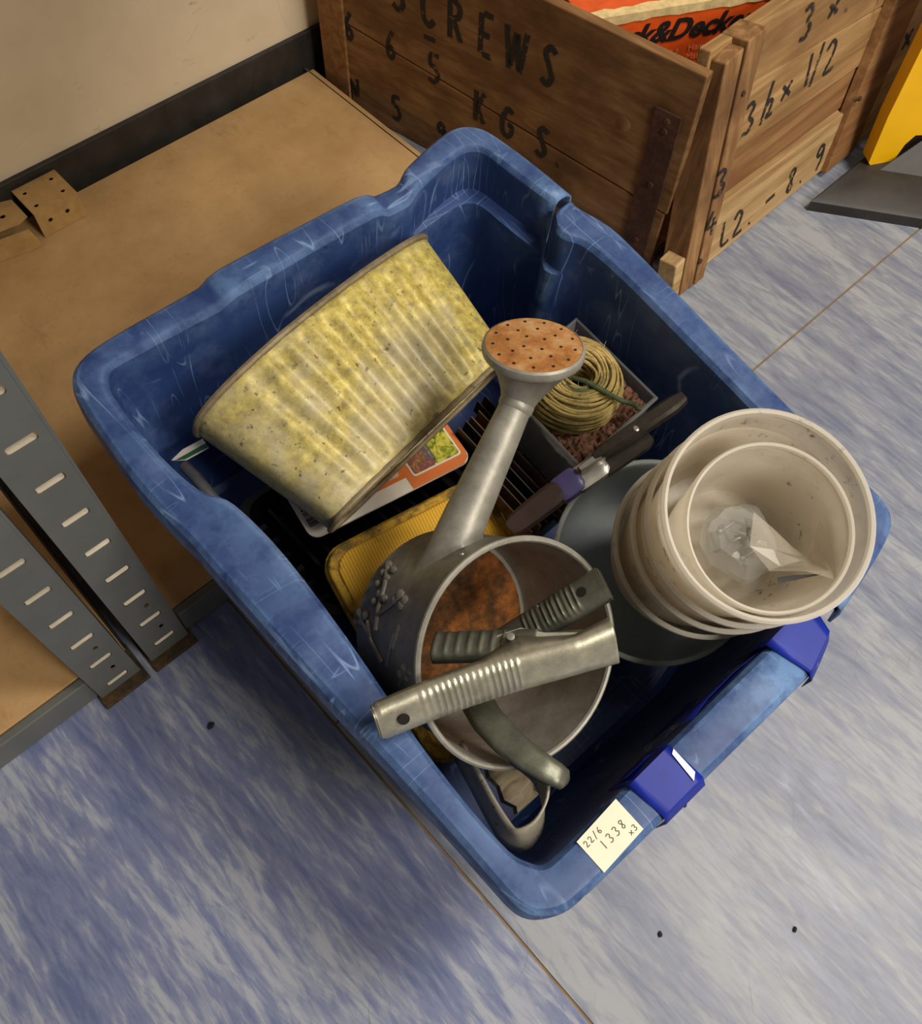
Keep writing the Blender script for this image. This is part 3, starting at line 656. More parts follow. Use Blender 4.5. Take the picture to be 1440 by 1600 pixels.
# ------------------------------------------------------------------ zinc planter on its side
rl, rr, bl_, brr = at(306, 656, .312), at(668, 366, .312), at(524, 812, .262), at(796, 552, .262)
rc, bc_ = (rl + rr) / 2, (bl_ + brr) / 2
PAr = (rr - rl).normalized(); hr, hb = (rr - rl).length / 2, (brr - bl_).length / 2
PAb = (brr - bl_).normalized()
pl = thing('zinc_planter', V((rc.x, rc.y - .09, .10)), 'corrugated zinc planter with yellow-green patina lying on its side', 'planter')
PLN = PAr.cross((rc - bc_).normalized()).normalized(); PLN = PLN if PLN.z > 0 else -PLN
def sect(t, nseg=260, k=1.0):
    c = rc.lerp(bc_, t); A = (hr * (1 - t) + hb * t) * k; Bt = (.044 * (1 - t) + .040 * t) * k
    ax = PAr.lerp(PAb, t).normalized(); ex = 3.4 * (1 - t) + 4.5 * t; pts = []
    bul = .022 * (1 - t) + .002 * t
    for i in range(nseg):
        a = 6.2831853 * i / nseg; ca, sa = math.cos(a), math.sin(a)
        x = ca * A; z = math.copysign(max(0, 1 - abs(ca) ** ex) ** (1 / ex), sa) * Bt
        z += (1 if z > 0 else .1) * math.copysign(1, z) * bul * max(0, 1 - (x / A) ** 2) * (1 - .35 * x / A) if abs(z) > 1e-6 else 0
        edge = max(0, 1 - (abs(x / A) / .80) ** 8); band = min(1, t / .10) * min(1, (1 - t) / .10)
        rib = .0034 * math.cos(x / A * math.pi * 11) * edge * band if abs(sa) > .15 else 0
        n_ = noise.noise(V((x * 30, z * 30, t * 4))) * .0012
        pts.append(c + ax * x + PLN * (z - .024 + math.copysign(1, z) * (rib + n_)))
    return pts
g = G().loft([sect(i / 18) for i in range(19)])
g.make('side_wall', 'planter', pl, solid=.0016, angle=60)
for nm, t, r_ in (('rim_roll', 0.0, .0036), ('base_seam', 1.0, .0030)): G().tube(sect(t, 120), r_, 8, True).make(nm, 'planter_edge', pl)
g = G(); s0 = sect(.985, 80, .985); cc = sum(s0, V()) / len(s0); s1 = [cc + (p - cc) * .93 + (rc - bc_).normalized() * .008 for p in s0]
g.loft([s0, s1], True, False, True).make('base_plate', 'planter_edge', pl)

# ------------------------------------------------------------------ printed card
cz = .182
c0, c1, c2 = at(488, 846, cz), at(738, 716, cz), at(690, 655, cz + .004)
CU = (c1 - c0).normalized(); CN = V((0.02, -.06, 1)).normalized(); CU = (CU - CN * CU.dot(CN)).normalized(); CV = CN.cross(CU)
cw, chh = (c1 - c0).length, .15
cd = thing('seed_card', c0, 'white card with orange panel, pictures and a barcode tucked under the planter', 'card')
G().quadbox([c0 + CU * a + CV * b for a, b in rrect(0, cw, 0, chh, .012)], CN, .0025).make('card_sheet', 'card_white', cd, smooth=False)
def cprint(name, poly, mat, par, d=.0028): return G().quadbox([c0 + CU * a + CV * b + CN * d for a, b in poly], CN, .0002).make(name, mat, par, smooth=False)
op = cprint('orange_panel', [(cw * .62, .0), (cw - .010, .0), (cw - .002, .006), (cw, .014), (cw, .14), (cw * .2, .14), (cw * .2, .016), (cw * .62, .016)], 'card_orange', cd)
cprint('picture_border', rrect(cw * .66, cw * .97, .012, .082, .004), 'card_white', op, .0031)
cprint('soil_picture', rrect(cw * .67, cw * .81, .014, .080, .003), 'photo_soil', op, .0034)
cprint('plant_picture', rrect(cw * .81, cw * .96, .014, .080, .003), 'photo_plant', op, .0034)
for k in range(3): cprint('tool_picture', [(cw * (.775 + k * .02), .022), (cw * (.785 + k * .02), .022), (cw * (.785 + k * .02), .078), (cw * (.775 + k * .02), .078)], 'photo_steel', op, .0037)
for k in range(5):
    pp = cprint('small_picture', rrect(cw * (.24 + k * .072), cw * (.305 + k * .072), .021, .05, .002), 'photo_pale', op, .0031)
    cprint('tool_picture', [(cw * (.262 + k * .072), .024), (cw * (.272 + k * .072), .024), (cw * (.278 + k * .072), .046), (cw * (.268 + k * .072), .046)], 'photo_steel', op, .0036)
g = G()
for k in range(26):
    y = .014 + k * .0022; ww = random.choice((.0006, .0011, .0015))
    g.quadbox([c0 + CU * a + CV * b + CN * .0028 for a, b in ((.005, y), (.026, y), (.026, y + ww), (.005, y + ww))], CN, .0002)
g.make('barcode', 'black_ink', cd, smooth=False)

# ------------------------------------------------------------------ yellow pad
pz = .165
y0_, y1_, y2_ = at(492, 868, pz), at(748, 738, pz), at(800, 838, pz - .02)
PU = (y1_ - y0_).normalized(); PV = (y2_ - y1_); PV = (PV - PU * PV.dot(PU)).normalized(); PN = PU.cross(PV); PN = PN if PN.z > 0 else -PN
pw = (y1_ - y0_).length; phh = .25
pd = thing('kneeling_pad', y0_, 'yellow ribbed foam pad with grimy edges beneath the watering can', 'pad')
def pads(inset, lift, t, nm, mt): return G().quadbox([y0_ + PU * a + PV * b + PN * lift for a, b in rrect(inset, pw - inset, inset, phh - inset, .028 - inset * .5, 6)], PN, t).make(nm, mt, pd, bevel=.002)
pads(0, -.012, .010, 'lower_layer', 'pad_edge'); pads(.003, -.001, .007, 'border', 'pad_edge'); pads(.012, .004, .005, 'ribbed_face', 'pad')

# ------------------------------------------------------------------ watering can
co = at(813, 1021, .300); tcam = tocam(co)
idr = imgdir(813, 1021, .93, .36)
CA = (tcam * math.cos(math.radians(36)) + idr * math.sin(math.radians(36))).normalized()
SD = imgdir(725, 815, .36, -.93)
cx, cy, cz_ = frame(CA, SD)           # cx: the side where the spout sits
CR = 178 * (CAM - co).length / F_PX; CL = .132
base = co - CA * CL
wc = thing('watering_can', base, 'grey zinc watering can lying on its side with a rusty sprinkler rose', 'watering can')
G().lathe(base, cx, cy, cz_, [(0, .004), (CR * .90, .004), (CR * .94, 0), (CR * .955, .003), (CR * .945, .008), (CR * .96, CL * .5), (CR * .985, CL - .006), (CR * 1.0, CL - .003), (CR * 1.005, CL), (CR * .985, CL + .002), (CR * .97, CL)], 72).make('can_body', 'can_dark', wc, angle=35)
G().lathe(base, cx, cy, cz_, [(CR * .972, CL - .0005), (CR * .945, CL * .5), (CR * .925, .012), (CR * .90, .008), (0, .0075)], 72).make('inner_wall', 'can', wc)
g = G(); rr_ = []
for i in range(13):        # rusted patch inside, opposite the handle
    a = math.radians(20 + i * 10); rr_.append([base + cz_ * h + (cx * math.cos(a) + cy * math.sin(a)) * CR * k_ for h, k_ in ((.012, .912), (.04, .918), (.07, .93), (.085 + .015 * math.sin(i), .936))])
g.loft(rr_, False).make('rust_patch', 'rust', wc)
G().lathe(base + cz_ * .0085, cx, cy, cz_, [(0, .0006), (CR * .6, .0005), (CR * .86, 0)], 40).make('rusty_bottom', 'rust_dark', wc)
G().tube([co + (cx * math.cos(i * 6.2831853 / 72) + cy * math.sin(i * 6.2831853 / 72)) * CR * 1.0 for i in range(72)], .0028, 8, True).make('rim_roll', 'can', wc)
def onbody(px, py, lift=0.0):
    d = ray(px, py).normalized(); o = CAM - base; dp = d - cz_ * d.dot(cz_); op_ = o - cz_ * o.dot(cz_); R_ = CR * .965
    a = dp.dot(dp); b = 2 * dp.dot(op_); c = op_.dot(op_) - R_ * R_; disc = b * b - 4 * a * c
    t = (-b - math.sqrt(max(disc, 0))) / (2 * a); p = CAM + d * t; n_ = p - base; n_ = (n_ - cz_ * n_.dot(cz_)).normalized(); return p + n_ * lift, n_
# spout and rose
sp0 = onbody(708, 850)[0]
rose_c = at(834, 540, .405)

sp1 = at(806, 634, .372)
pth = [sp0, sp0.lerp(sp1, .25), sp0.lerp(sp1, .6), sp1]
def tocyl(p, d):
    o = p - base; op_ = o - cz_ * o.dot(cz_); dp = d - cz_ * d.dot(cz_); a = dp.dot(dp); b = 2 * dp.dot(op_); c = op_.dot(op_) - (CR * .957) ** 2
    disc = b * b - 4 * a * c
    return p + d * ((-b - math.sqrt(disc)) / (2 * a)) if disc > 0 else p + d * (-b / (2 * a))
sdir = (sp1 - sp0).normalized(); fx, fy, _ = frame(sdir, cz_); rings = []
for t, r_ in ((1.0, .0140), (.7, .0160), (.4, .0180), (.22, .0192)):
    rings.append([sp0.lerp(sp1, t) + (fx * math.cos(i * 6.2831853 / 32) + fy * math.sin(i * 6.2831853 / 32)) * r_ for i in range(32)])
foot = [tocyl(sp0.lerp(sp1, .3) + (fx * math.cos(i * 6.2831853 / 32) + fy * math.sin(i * 6.2831853 / 32)) * .0205, -sdir) for i in range(32)]
foot2 = [tocyl(sp0.lerp(sp1, .3) + (fx * math.cos(i * 6.2831853 / 32) + fy * math.sin(i * 6.2831853 / 32)) * .0235, -sdir) for i in range(32)]
rings += [[a_.lerp(b_2, .72) for a_, b_2 in zip(rings[-1], foot)], [a_.lerp(b_2, .35) for a_, b_2 in zip(foot, foot2)], foot2]
G().loft(rings).make('spout', 'can', wc, angle=70)
sd = (sp1 - sp0).normalized()
G().tube([sp1 - sd * .005, sp1 - sd * .002, sp1 + sd * .003, sp1 + sd * .005], [.0142, .0156, .0156, .0142], 28).make('spout_collar', 'can', wc)
rt = tocam(rose_c); ri = imgdir(834, 540, .12, -1)
RNm = (rt * math.cos(math.radians(57)) + ri * math.sin(math.radians(57))).normalized()
ra, rb, rcx = frame(RNm, imgdir(834, 540, .98, .2))
RR = 79 * (CAM - rose_c).length / F_PX
rings = []
for t in (0, .2, .4, .6, .8, .93, 1.0):
    cpt = sp1.lerp(rose_c - RNm * .006, t); ax_ = sd.lerp(RNm, t).normalized(); fx, fy, fz = frame(ax_, ra); r_ = .0142 + (RR - .0142) * (t ** 1.35)
    rings.append([cpt + (fx * math.cos(i * 6.2831853 / 40) + fy * math.sin(i * 6.2831853 / 40)) * r_ for i in range(40)])
G().loft(rings).make('rose_cone', 'can', wc)
G().lathe(rose_c - RNm * .006, ra, rb, RNm, [(RR, -.001), (RR * 1.02, .002), (RR * 1.0, .006), (RR * .95, .0075)], 44).make('rose_rim', 'can', wc)
rf = G().lathe(rose_c, ra, rb, RNm, [(RR * .955, .001), (RR * .6, .0022), (0, .0030)], 44).make('rose_face', 'rust', wc); rf['label'] = 'rusty perforated rose face'
for r_, n_ in ((.25, 4), (.52, 8), (.80, 13)):
    for i in range(n_):
        a = i * 6.2831853 / n_ + r_ * 3; c = rose_c + (ra * math.cos(a) + rb * math.sin(a)) * RR * r_ + RNm * (.0032 - .002 * r_ * r_)
        G().lathe(c, ra, rb, RNm, [(0, .0002), (.0013, .0002), (.0013, -.0004)], 8).make('rose_hole_disc', 'hole', rf)  # dark disc without an opening, coloured like a shaded hole
# strap handle on the side away from the spout
hp = []
A0 = base + cz_ * CL * .9 - cx * CR * .96; A1 = base + cz_ * CL * .15 - cx * CR * .93
pxs = [at(822, 1188, .262), at(846, 1212, .262), at(853, 1250, .262), at(843, 1290, .258), at(815, 1316, .255), at(792, 1306, .25), at(768, 1268, .245), at(744, 1222, .24), at(716, 1172, .23)]
cen = pxs; rows = []
wdir = (cy * .9 + Z3 * .35).normalized()
for i, p in enumerate(cen):
    d = (cen[min(i + 1, len(cen) - 1)] - cen[max(i - 1, 0)]).normalized(); sdw = (Z3 * .75 + V((.45, .35, 0))); sdw = (sdw - d * sdw.dot(d)).normalized()
    rows.append([p - sdw * .013, p - sdw * .006, p + sdw * .006, p + sdw * .013])
fine = []
for i in range(len(rows) - 1):
    for k in range(4): fine.append([a_.lerp(b_2, k / 4) for a_, b_2 in zip(rows[i], rows[i + 1])])
fine.append(rows[-1])
for _ in range(3): fine = [fine[0]] + [[(fine[i - 1][j] + fine[i][j] * 2 + fine[i + 1][j]) / 4 for j in range(4)] for i in range(1, len(fine) - 1)] + [fine[-1]]
G().loft(fine, False).make('strap_handle', 'strap', wc, solid=.0022, off=0)
# embossed flowers on the body
def onbody(px, py, lift=0.0):
    d = ray(px, py).normalized(); o = CAM - base; dp = d - cz_ * d.dot(cz_); op_ = o - cz_ * o.dot(cz_); R_ = CR * .965
    a = dp.dot(dp); b = 2 * dp.dot(op_); c = op_.dot(op_) - R_ * R_; disc = b * b - 4 * a * c
    t = (-b - math.sqrt(max(disc, 0))) / (2 * a); p = CAM + d * t; n_ = p - base; n_ = (n_ - cz_ * n_.dot(cz_)).normalized(); return p + n_ * lift, n_
g = G()
stems = [[(598, 1035), (580, 1000), (575, 970)], [(588, 985), (592, 950), (602, 915), (606, 885)], [(592, 960), (612, 945), (624, 935)], [(606, 1040), (612, 1010), (618, 990)], [(580, 995), (568, 975), (562, 960)], [(625, 1070), (632, 1055), (640, 1048)]]
for s_ in stems: g.tube([onbody(*p, .0006)[0] for p in s_], .0019, 6)
for (px, py, r_) in ((606, 882, 5), (614, 890, 4), (598, 895, 4), (604, 903, 4), (590, 912, 4), (624, 930, 6), (632, 938, 5), (616, 938, 5), (626, 946, 5), (560, 958, 5), (570, 962, 5), (564, 972, 5), (556, 972, 4), (592, 928, 4), (600, 935, 4), (584, 940, 4), (632, 1044, 5), (642, 1050, 4), (626, 1054, 5), (636, 1060, 4)):
    p, n_ = onbody(px, py); x_, y_, z_ = frame(n_, cz_); rad = r_ * .8 / 1400; g.blob(p, x_ * rad * 2.0, y_ * rad * 1.7, z_ * .0030, 8, 5)
for (px, py) in ((620, 992), (616, 1004)):
    p, n_ = onbody(px, py); x_, y_, z_ = frame(n_, SD); g.blob(p, x_ * .009, y_ * .0035, z_ * .002, 8, 5)
g.make('embossed_flowers', 'can_dark', wc)
for px, py in ((722, 868),):
    p, n_ = onbody(px, py); x_, y_, z_ = frame(n_, cz_); G().lathe(p, x_, y_, z_, [(0, .0025), (.002, .002), (.003, 0)], 10).make('rivet', 'steel', wc)
# ------------------------------------------------------------------ piece of rotten wood by the handle
p = at(800, 1225, .185); g = G(); x_, y_, z_ = frame((.15, -.2, 1), imgdir(800, 1225, .6, .8))
g.loft([[p + x_ * a + y_ * b * (1 + .15 * math.sin(a * 300)) + z_ * (h + .003 * math.sin(a * 180 + b * 90)) for b, h in ((-.016, 0), (-.015, .008), (-.004, .011), (.010, .009), (.016, .002), (.01, -.004))] for a in (-.026, -.018, -.006, .006, .016, .021)], True, True, True)
tag(g.make('wood_scrap', 'rotten_wood', angle=30), 'small scrap of rotten pale wood beside the watering can handle', 'wood scrap')

# ------------------------------------------------------------------ spring clamps
def channel(g, path, nrm, wdt, hgt, ridge=None, t=.0018):
    """U channel along path; nrm = direction its back faces; ridge=(i0,i1) rows with pressed ridges"""
    rings = []; m_ = len(path)
    for i, p in enumerate(path):
        d = (path[min(i + 1, m_ - 1)] - path[max(i - 1, 0)]).normalized(); n_ = (nrm - d * nrm.dot(d)).normalized(); s_ = d.cross(n_)
        w_ = wdt[i] / 2; h = hgt[i]; rd = ridge[i] if ridge else 0
        rings.append([p - s_ * w_ - n_ * h, p - s_ * w_ - n_ * .003, p - s_ * w_ * .82 + n_ * rd * .6, p - s_ * w_ * .4 + n_ * (rd + .0008), p + s_ * w_ * .4 + n_ * (rd + .0008), p + s_ * w_ * .82 + n_ * rd * .6, p + s_ * w_ - n_ * .003, p + s_ * w_ - n_ * h])
    g.loft(rings, False); return rings
def lin(a, b, n): return [a.lerp(b, i / (n - 1)) for i in range(n)]
def clampA():
    a, b = at(592, 1136, .340), at(964, 1010, .348)
    Xd = (b - a).normalized(); mid = (a + b) / 2; u = tocam(mid); u = (u - Xd * u.dot(Xd)).normalized(); dn = imgdir(780, 1070, .3, .95); dn = (dn - Xd * dn.dot(Xd) - u * dn.dot(u)).normalized()
    BN = (u * math.cos(math.radians(38)) + dn * math.sin(math.radians(38))).normalized()   # back of the front half
    ZD = BN.cross(Xd).normalized()
    if ZD.dot(tocam(mid)) < 0: ZD = -ZD
    L = (b - a).length
    th = thing('spring_clamp', mid - V((0, 0, .02)), 'shiny steel spring clamp with ribbed handle resting across the can mouth and bin rim', 'clamp')
    n = 120; path = []; wd = []; hg = []; rd = []
    for i in range(n):
        t = i / (n - 1); path.append(a.lerp(b, t) - BN * (.006 * math.sin(math.pi * min(1, t * 1.2))))
        w_ = .031 + .003 * math.sin(t * 3); w_ += .006 * max(0, (t - .85) / .15); wd.append(w_ if t > .01 else w_ * .9)
        hg.append(.010 + (.018 * max(0, 1 - abs(t - .62) / .16)) + .004 * max(0, (t - .85) / .15)); rd.append(.0016 * max(0, math.sin((t - .19) / .42 * math.pi * 2 * 16)) if .19 < t < .61 else 0)
    g = G(); rings = channel(g, path, BN, wd, hg, rd); g.f.append(tuple(range(8)))
    g.make('ribbed_handle', 'steel', th, solid=.0016, off=-1, angle=50)
    hc = a + Xd * .019 + BN * .0012; s_ = Xd.cross(BN)
    G().lathe(hc, Xd, s_, BN, [(0, .0003), (.0045, .0003), (.0047, -.001)], 20).make('hanging_hole_disc', 'hole', th)  # dark disc on the handle, hole shade put into its colour
    # second half behind, its handle opening away at the pivot
    pv = at(797, 1000, .338)
    e = at(676, 1004, .318); ed = (pv - e).normalized()
    n = 60; path = lin(e, pv + ed * .02, n); rd = [.0016 * max(0, math.sin(i / n * math.pi * 2 * 9)) if i < 42 else 0 for i in range(n)]
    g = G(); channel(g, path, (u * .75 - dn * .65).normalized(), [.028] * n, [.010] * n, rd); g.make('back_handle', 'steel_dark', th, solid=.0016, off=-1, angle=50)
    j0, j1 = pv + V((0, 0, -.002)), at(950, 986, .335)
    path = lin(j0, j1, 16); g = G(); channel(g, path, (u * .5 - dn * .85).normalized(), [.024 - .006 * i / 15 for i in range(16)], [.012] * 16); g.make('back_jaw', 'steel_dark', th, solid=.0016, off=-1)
    # ear plates and pivot pin
    ex, ey, ez = frame((u * .9 - dn * .25), Xd)
    if ey.dot(dn) > 0: ey = -ey
    poly = [(-.020, -.018), (.036, -.020), (.058, -.012), (.028, -.002), (.012, .008), (-.008, .008), (-.016, -.002)]
    flat('pivot_ear', pv - ez * .004, ex, ey, poly, [], 'steel', th, .0016)
    G().lathe(pv, ex, ey, ez, [(0, .009), (.0032, .0085), (.0034, .002), (.0034, -.02)], 16).make('pivot_pin', 'bright_steel', th)
    sp = [pv - ez * .006 + (ex * math.cos(k * .5) + ey * math.sin(k * .5)) * .007 - ez * (k * .0006) for k in range(34)]
    G().tube(sp, .0014, 6).make('spring', 'steel_dark', th)
clampA()
def clampB():
    a, b = at(938, 908, .338), at(770, 1010, .280)
    Xd = (b - a).normalized(); mid = (a + b) / 2; u = tocam(mid); u = (u - Xd * u.dot(Xd)).normalized(); upi = imgdir(860, 940, -.5, -.85); upi = (upi - Xd * upi.dot(Xd) - u * upi.dot(u)).normalized()
    BN = (u * .88 + upi * .45).normalized()
    th = thing('spring_clamp', b - V((0, 0, .02)), 'dull steel spring clamp lying inside the watering can, its claw jaw over the rim', 'clamp')
    n = 80; path = lin(a, b, n); t_ = [i / (n - 1) for i in range(n)]
    g = G(); channel(g, path, BN, [.030 - .003 * t for t in t_], [.011] * n, [.0016 * max(0, math.sin((t - .22) / .5 * math.pi * 2 * 11)) if .22 < t < .72 else 0 for t in t_]); g.f.append(tuple(range(8)))
    g.make('ribbed_handle', 'steel_dark', th, solid=.0016, off=-1, angle=50)
    G().lathe(a + Xd * .018 + BN * .0012, Xd, Xd.cross(BN), BN, [(0, .0003), (.0042, .0003), (.0044, -.001)], 18).make('hanging_hole_disc', 'hole', th)  # same kind of dark disc, painted shade of a hole
    q = [at(742, 1082, .262), at(762, 1118, .272), at(790, 1150, .28), at(822, 1178, .286), at(852, 1198, .288), at(874, 1210, .286), at(888, 1220, .28)]
    pth = []
    for i in range(len(q) - 1):
        for k in range(4): pth.append(q[i].lerp(q[i + 1], k / 4))
    pth.append(q[-1]); m_ = len(pth); un_ = tocam(q[3]); un_ = (un_ + imgdir(800, 1160, .6, -.7) * .35).normalized()
    g = G(); channel(g, pth, un_, [.027 - .010 * (i / m_) ** 1.5 - (.009 if i == m_ - 1 else 0) for i in range(m_)], [.012 - .007 * i / m_ for i in range(m_)]); g.make('claw_jaw', 'steel_dark', th, solid=.0018, off=-1, angle=50)
    g = G(); channel(g, lin(b, q[0] + V((0, 0, -.004)), 12), BN, [.026] * 12, [.012] * 12); g.make('pivot_body', 'steel_dark', th, solid=.0016, off=-1)
    p = at(842, 945, .305); G().tube([p, p + V((-.012, -.012, -.012)), p + V((-.02, -.03, -.02))], .003, 8).make('pivot_pin', 'steel', th)
clampB()

# ------------------------------------------------------------------ plastic tubs
tc = at(1203, 802, .400); tt = tocam(tc); ti = imgdir(1203, 802, .89, -.45)
TA = (tt * math.cos(math.radians(27)) + ti * math.sin(math.radians(27))).normalized()
tx, ty, tz = frame(TA, X3); TR = 160 * (CAM - tc).length / F_PX
def tub(off, R_, H_, label, shift=(0, 0), mat='tub', name='plastic_tub', rimw=.005, axis=None, group='nested milky plastic tubs'):
    a1, a2, a3 = (tx, ty, tz) if axis is None else axis
    o = tc - tz * off + tx * shift[0] + ty * shift[1]
    t = thing(name, o - a3 * H_, label, 'tub', group)
    rb_ = R_ * .79
    G().lathe(o, a1, a2, a3, [(R_ * .975, -.004), (R_ * .968, -.012), (R_ * .955, -.014), (R_ * .945, -.030), (R_ * .928, -.032), (rb_ * 1.06, -H_ * .78), (rb_, -H_ * .95), (rb_ * .94, -H_), (0, -H_ + .002)], 72).make('tub_wall', mat, t, solid=.0011, angle=30)
    G().lathe(o, a1, a2, a3, [(R_ * .97, -.006), (R_ * 1.0, -.008), (R_ + rimw * .4, -.005), (R_ + rimw * .4, -.001), (R_, .0012), (R_ * .972, .0), (R_ * .965, -.004)], 72).make('tub_rim', 'tub_clean', t)
    return t
tub(0, TR, .115, 'milky plastic tub at the mouth of the nested stack, holding a smaller tub', group=None)
tub(.046, TR * 1.0, .115, 'milky plastic tub second in the nested stack leaning on the bin rim', (.0005, 0), group=None)
tub(.086, TR * 1.0, .115, 'soil-speckled milky plastic tub third in the nested stack', (-.0005, 0), group=None)
tub(.142, TR * 1.01, .085, 'milky plastic tub fourth in the nested stack, just above the clear bowl', (0, .0005), group=None)
ia = (TA + imgdir(1203, 802, -.2, 1) * .05).normalized(); iax = frame(ia, X3)
sm = at(1203, 824, .392) - (tc - tz * .004)
tub(.004, TR * .80, .105, 'smaller milky plastic tub inside the topmost tub, holding a bag of screws', (sm.dot(tx), sm.dot(ty)), axis=iax, rimw=.003, group=None)
# clear bowl under the stack
bo = tc - tz * .205 + imgdir(1010, 900, -.95, .1) * .026
bw = thing('clear_bowl', bo - tz * .10, 'clear grey plastic bowl holding the nested tubs', 'bowl')
BR = TR * 1.22
G().lathe(bo, tx, ty, tz, [(BR, -.002), (BR * .97, -.02), (BR * .92, -.05), (BR * .80, -.082), (BR * .6, -.094), (0, -.095)], 72).make('bowl_wall', 'bowl', bw, solid=.0016)
G().tube([bo + (tx * math.cos(i * 6.2831853 / 72) + ty * math.sin(i * 6.2831853 / 72)) * BR for i in range(72)], .0028, 8, True).make('bowl_rim', 'bowl', bw)
# bag of screws and a film sheet in the small tub
fo = tc + sm - iax[2] * .004
def loc(a, b, h): return fo + iax[0] * a + iax[1] * b + iax[2] * h
def tpx(px, py, h):      # pixel -> point on the plane h below the small tub's rim
    return on_plane(px, py, fo + iax[2] * h, iax[2])
bg = thing('parts_bag', tpx(1155, 850, -.09), 'small clear plastic bag of screws inside the smaller tub', 'bag')
g = G(); c = tpx(1153, 845, -.070); rings = []
for i in range(13):
    th_ = math.pi * i / 12; rings.append([c + (iax[0] * math.cos(a) * .030 + iax[1] * math.sin(a) * .034) * math.sin(th_) * (1 + .18 * noise.noise(V((math.cos(a) * 2, math.sin(a) * 2, i * .4)))) + iax[2] * math.cos(th_) * .022 * (1 + .4 * noise.noise(V((a, i * .7, 3)))) for a in [6.2831853 * j / 22 for j in range(22)]])
g.loft(rings).make('bag_film', 'bag', bg, angle=20)
for k in range(16):
    p = c + iax[0] * random.uniform(-.016, .016) + iax[1] * random.uniform(-.018, .018) + iax[2] * random.uniform(-.008, .008); d = V((random.uniform(-1, 1), random.uniform(-1, 1), random.uniform(-.4, .4))).normalized()
    G().tube([p - d * .009, p + d * .006, p + d * .0061, p + d * .009], [.0012, .0013, .003, .003], 7).make('screw', 'screw', bg)
fs_ = thing('film_sheet', tpx(1200, 880, -.09), 'folded clear plastic sheet tucked inside the smaller tub', 'film')
q = [(1128, 775, -.05), (1118, 850, -.04), (1160, 905, -.012), (1240, 905, -.010), (1310, 925, -.004), (1300, 850, -.03), (1275, 790, -.04)]
c = tpx(1262, 872, -.045); vs = [tpx(*p).lerp(c, .30) + iax[2] * .012 for p in q]; g = G(); rows = []
for i, p in enumerate(vs): rows.append([p, p.lerp(c, .35) + iax[2] * .006 * math.sin(i * 2.1), p.lerp(c, .75) - iax[2] * .004 * math.cos(i * 1.7), c])
g.loft(rows, False).make('sheet', 'film', fs_, smooth=False, solid=.0004)
g = G(); p0, p1 = tpx(1215, 908, -.024), tpx(1282, 898, -.020); d = (p1 - p0); s_ = iax[2].cross(d.normalized())
g.quadbox([p0 - s_ * .002, p1, p1 + s_ * .0006, p0 + d * .4 + s_ * .003, p0 + s_ * .003], iax[2], .0003).make('torn_print', 'black_ink', fs_, smooth=False)

# ------------------------------------------------------------------ clear box of soil and ball of twine
zb = .245
bxc = [at(900, 498, zb), at(1026, 622, zb), at(905, 730, zb), at(782, 600, zb)]
sb = thing('clear_box', sum(bxc, V()) / 4 - V((0, 0, .14)), 'clear plastic box of dry brown soil holding the ball of twine', 'box')
bc3 = sum(bxc, V()) / 4
rng = lambda k_, z: [bc3 + (p - bc3) * k_ + V((0, 0, z)) for p in bxc]
G().tube(rng(.99, 0) , .0016, 6, True).make('box_rim', 'grey_plastic', sb, smooth=False)
G().loft([rng(1.0, -.002), rng(1.0, 0), rng(.97, 0), rng(.80, -.10)], True, False, True).make('box_shell', 'clear_box', sb, smooth=False, solid=.0014)
g = G(); n = 64; rows = []
for i in range(n):
    row = []
    for j in range(n):
        a = bxc[0].lerp(bxc[1], i / (n - 1)); b2 = bxc[3].lerp(bxc[2], i / (n - 1)); p = a.lerp(b2, j / (n - 1)); p = bc3 + (p - bc3) * .90
        row.append(p + V((0, 0, -.014 + .006 * noise.noise(p * 60) + .005 * noise.noise(p * 260) + .003 * noise.noise(p * 520))))
    rows.append(row)
so = g.loft(rows, False).make('soil', 'soil', sb, angle=30); so['kind'] = 'stuff'
tw = at(903, 584, .272); tw_n = (V((.05, -.12, 1))).normalized(); ux, uy, uz = frame(tw_n, X3)
tb_ = thing('twine_ball', tw - uz * .07, 'ball of jute garden twine sitting in a clear box', 'twine')
g = G(); TRo = 74 * (CAM - tw).length / F_PX
def ringtube(r_, h, rad=.0017):
    ph = random.random() * 6; g.tube([tw + uz * (h + .0012 * math.sin(3 * a + ph)) + (ux * math.cos(a) + uy * math.sin(a)) * (r_ + .0010 * math.sin(2 * a + ph)) for a in [6.2831853 * i / 40 for i in range(40)]], rad, 6, True)
for k in range(10): t = k / 9; ringtube(TRo * (.36 + .58 * t), .004 * math.sin(t * math.pi) + .002 - .006 * t * t * t)
for k in range(18): t = k / 17; ringtube(TRo * (.96 + .05 * math.sin(t * math.pi)), -.004 - t * .038)
for k in range(9): ringtube(TRo * .35, -.001 - k * .0034)
g.make('windings', 'twine', tb_)
g = G()
for k in range(170):
    a = random.random() * 6.28; r_ = TRo * random.uniform(.4, 1.0); h = .004 if r_ < TRo * .93 else -random.random() * .04
    p = tw + (ux * math.cos(a) + uy * math.sin(a)) * r_ + uz * h; d = V((random.uniform(-1, 1), random.uniform(-1, 1), random.uniform(0, 1))).normalized()
    g.tube([p, p + d * .004, p + d * .007 + uz * .001], .0002, 3)
g.make('loose_fibres', 'twine', tb_)['kind'] = 'stuff'
G().lathe(tw, ux, uy, uz, [(TRo * .34, -.003), (TRo * .92, -.005), (TRo * .94, -.041), (TRo * .34, -.043)], 32).make('inner_windings', 'twine', tb_)
e = [at(885, 588, .272), at(915, 596, .279), at(945, 612, .279), at(970, 626, .27), at(990, 632, .258), at(1000, 640, .25)]
G().tube(e, .0026, 8).make('loose_end', 'green_twine', tb_)
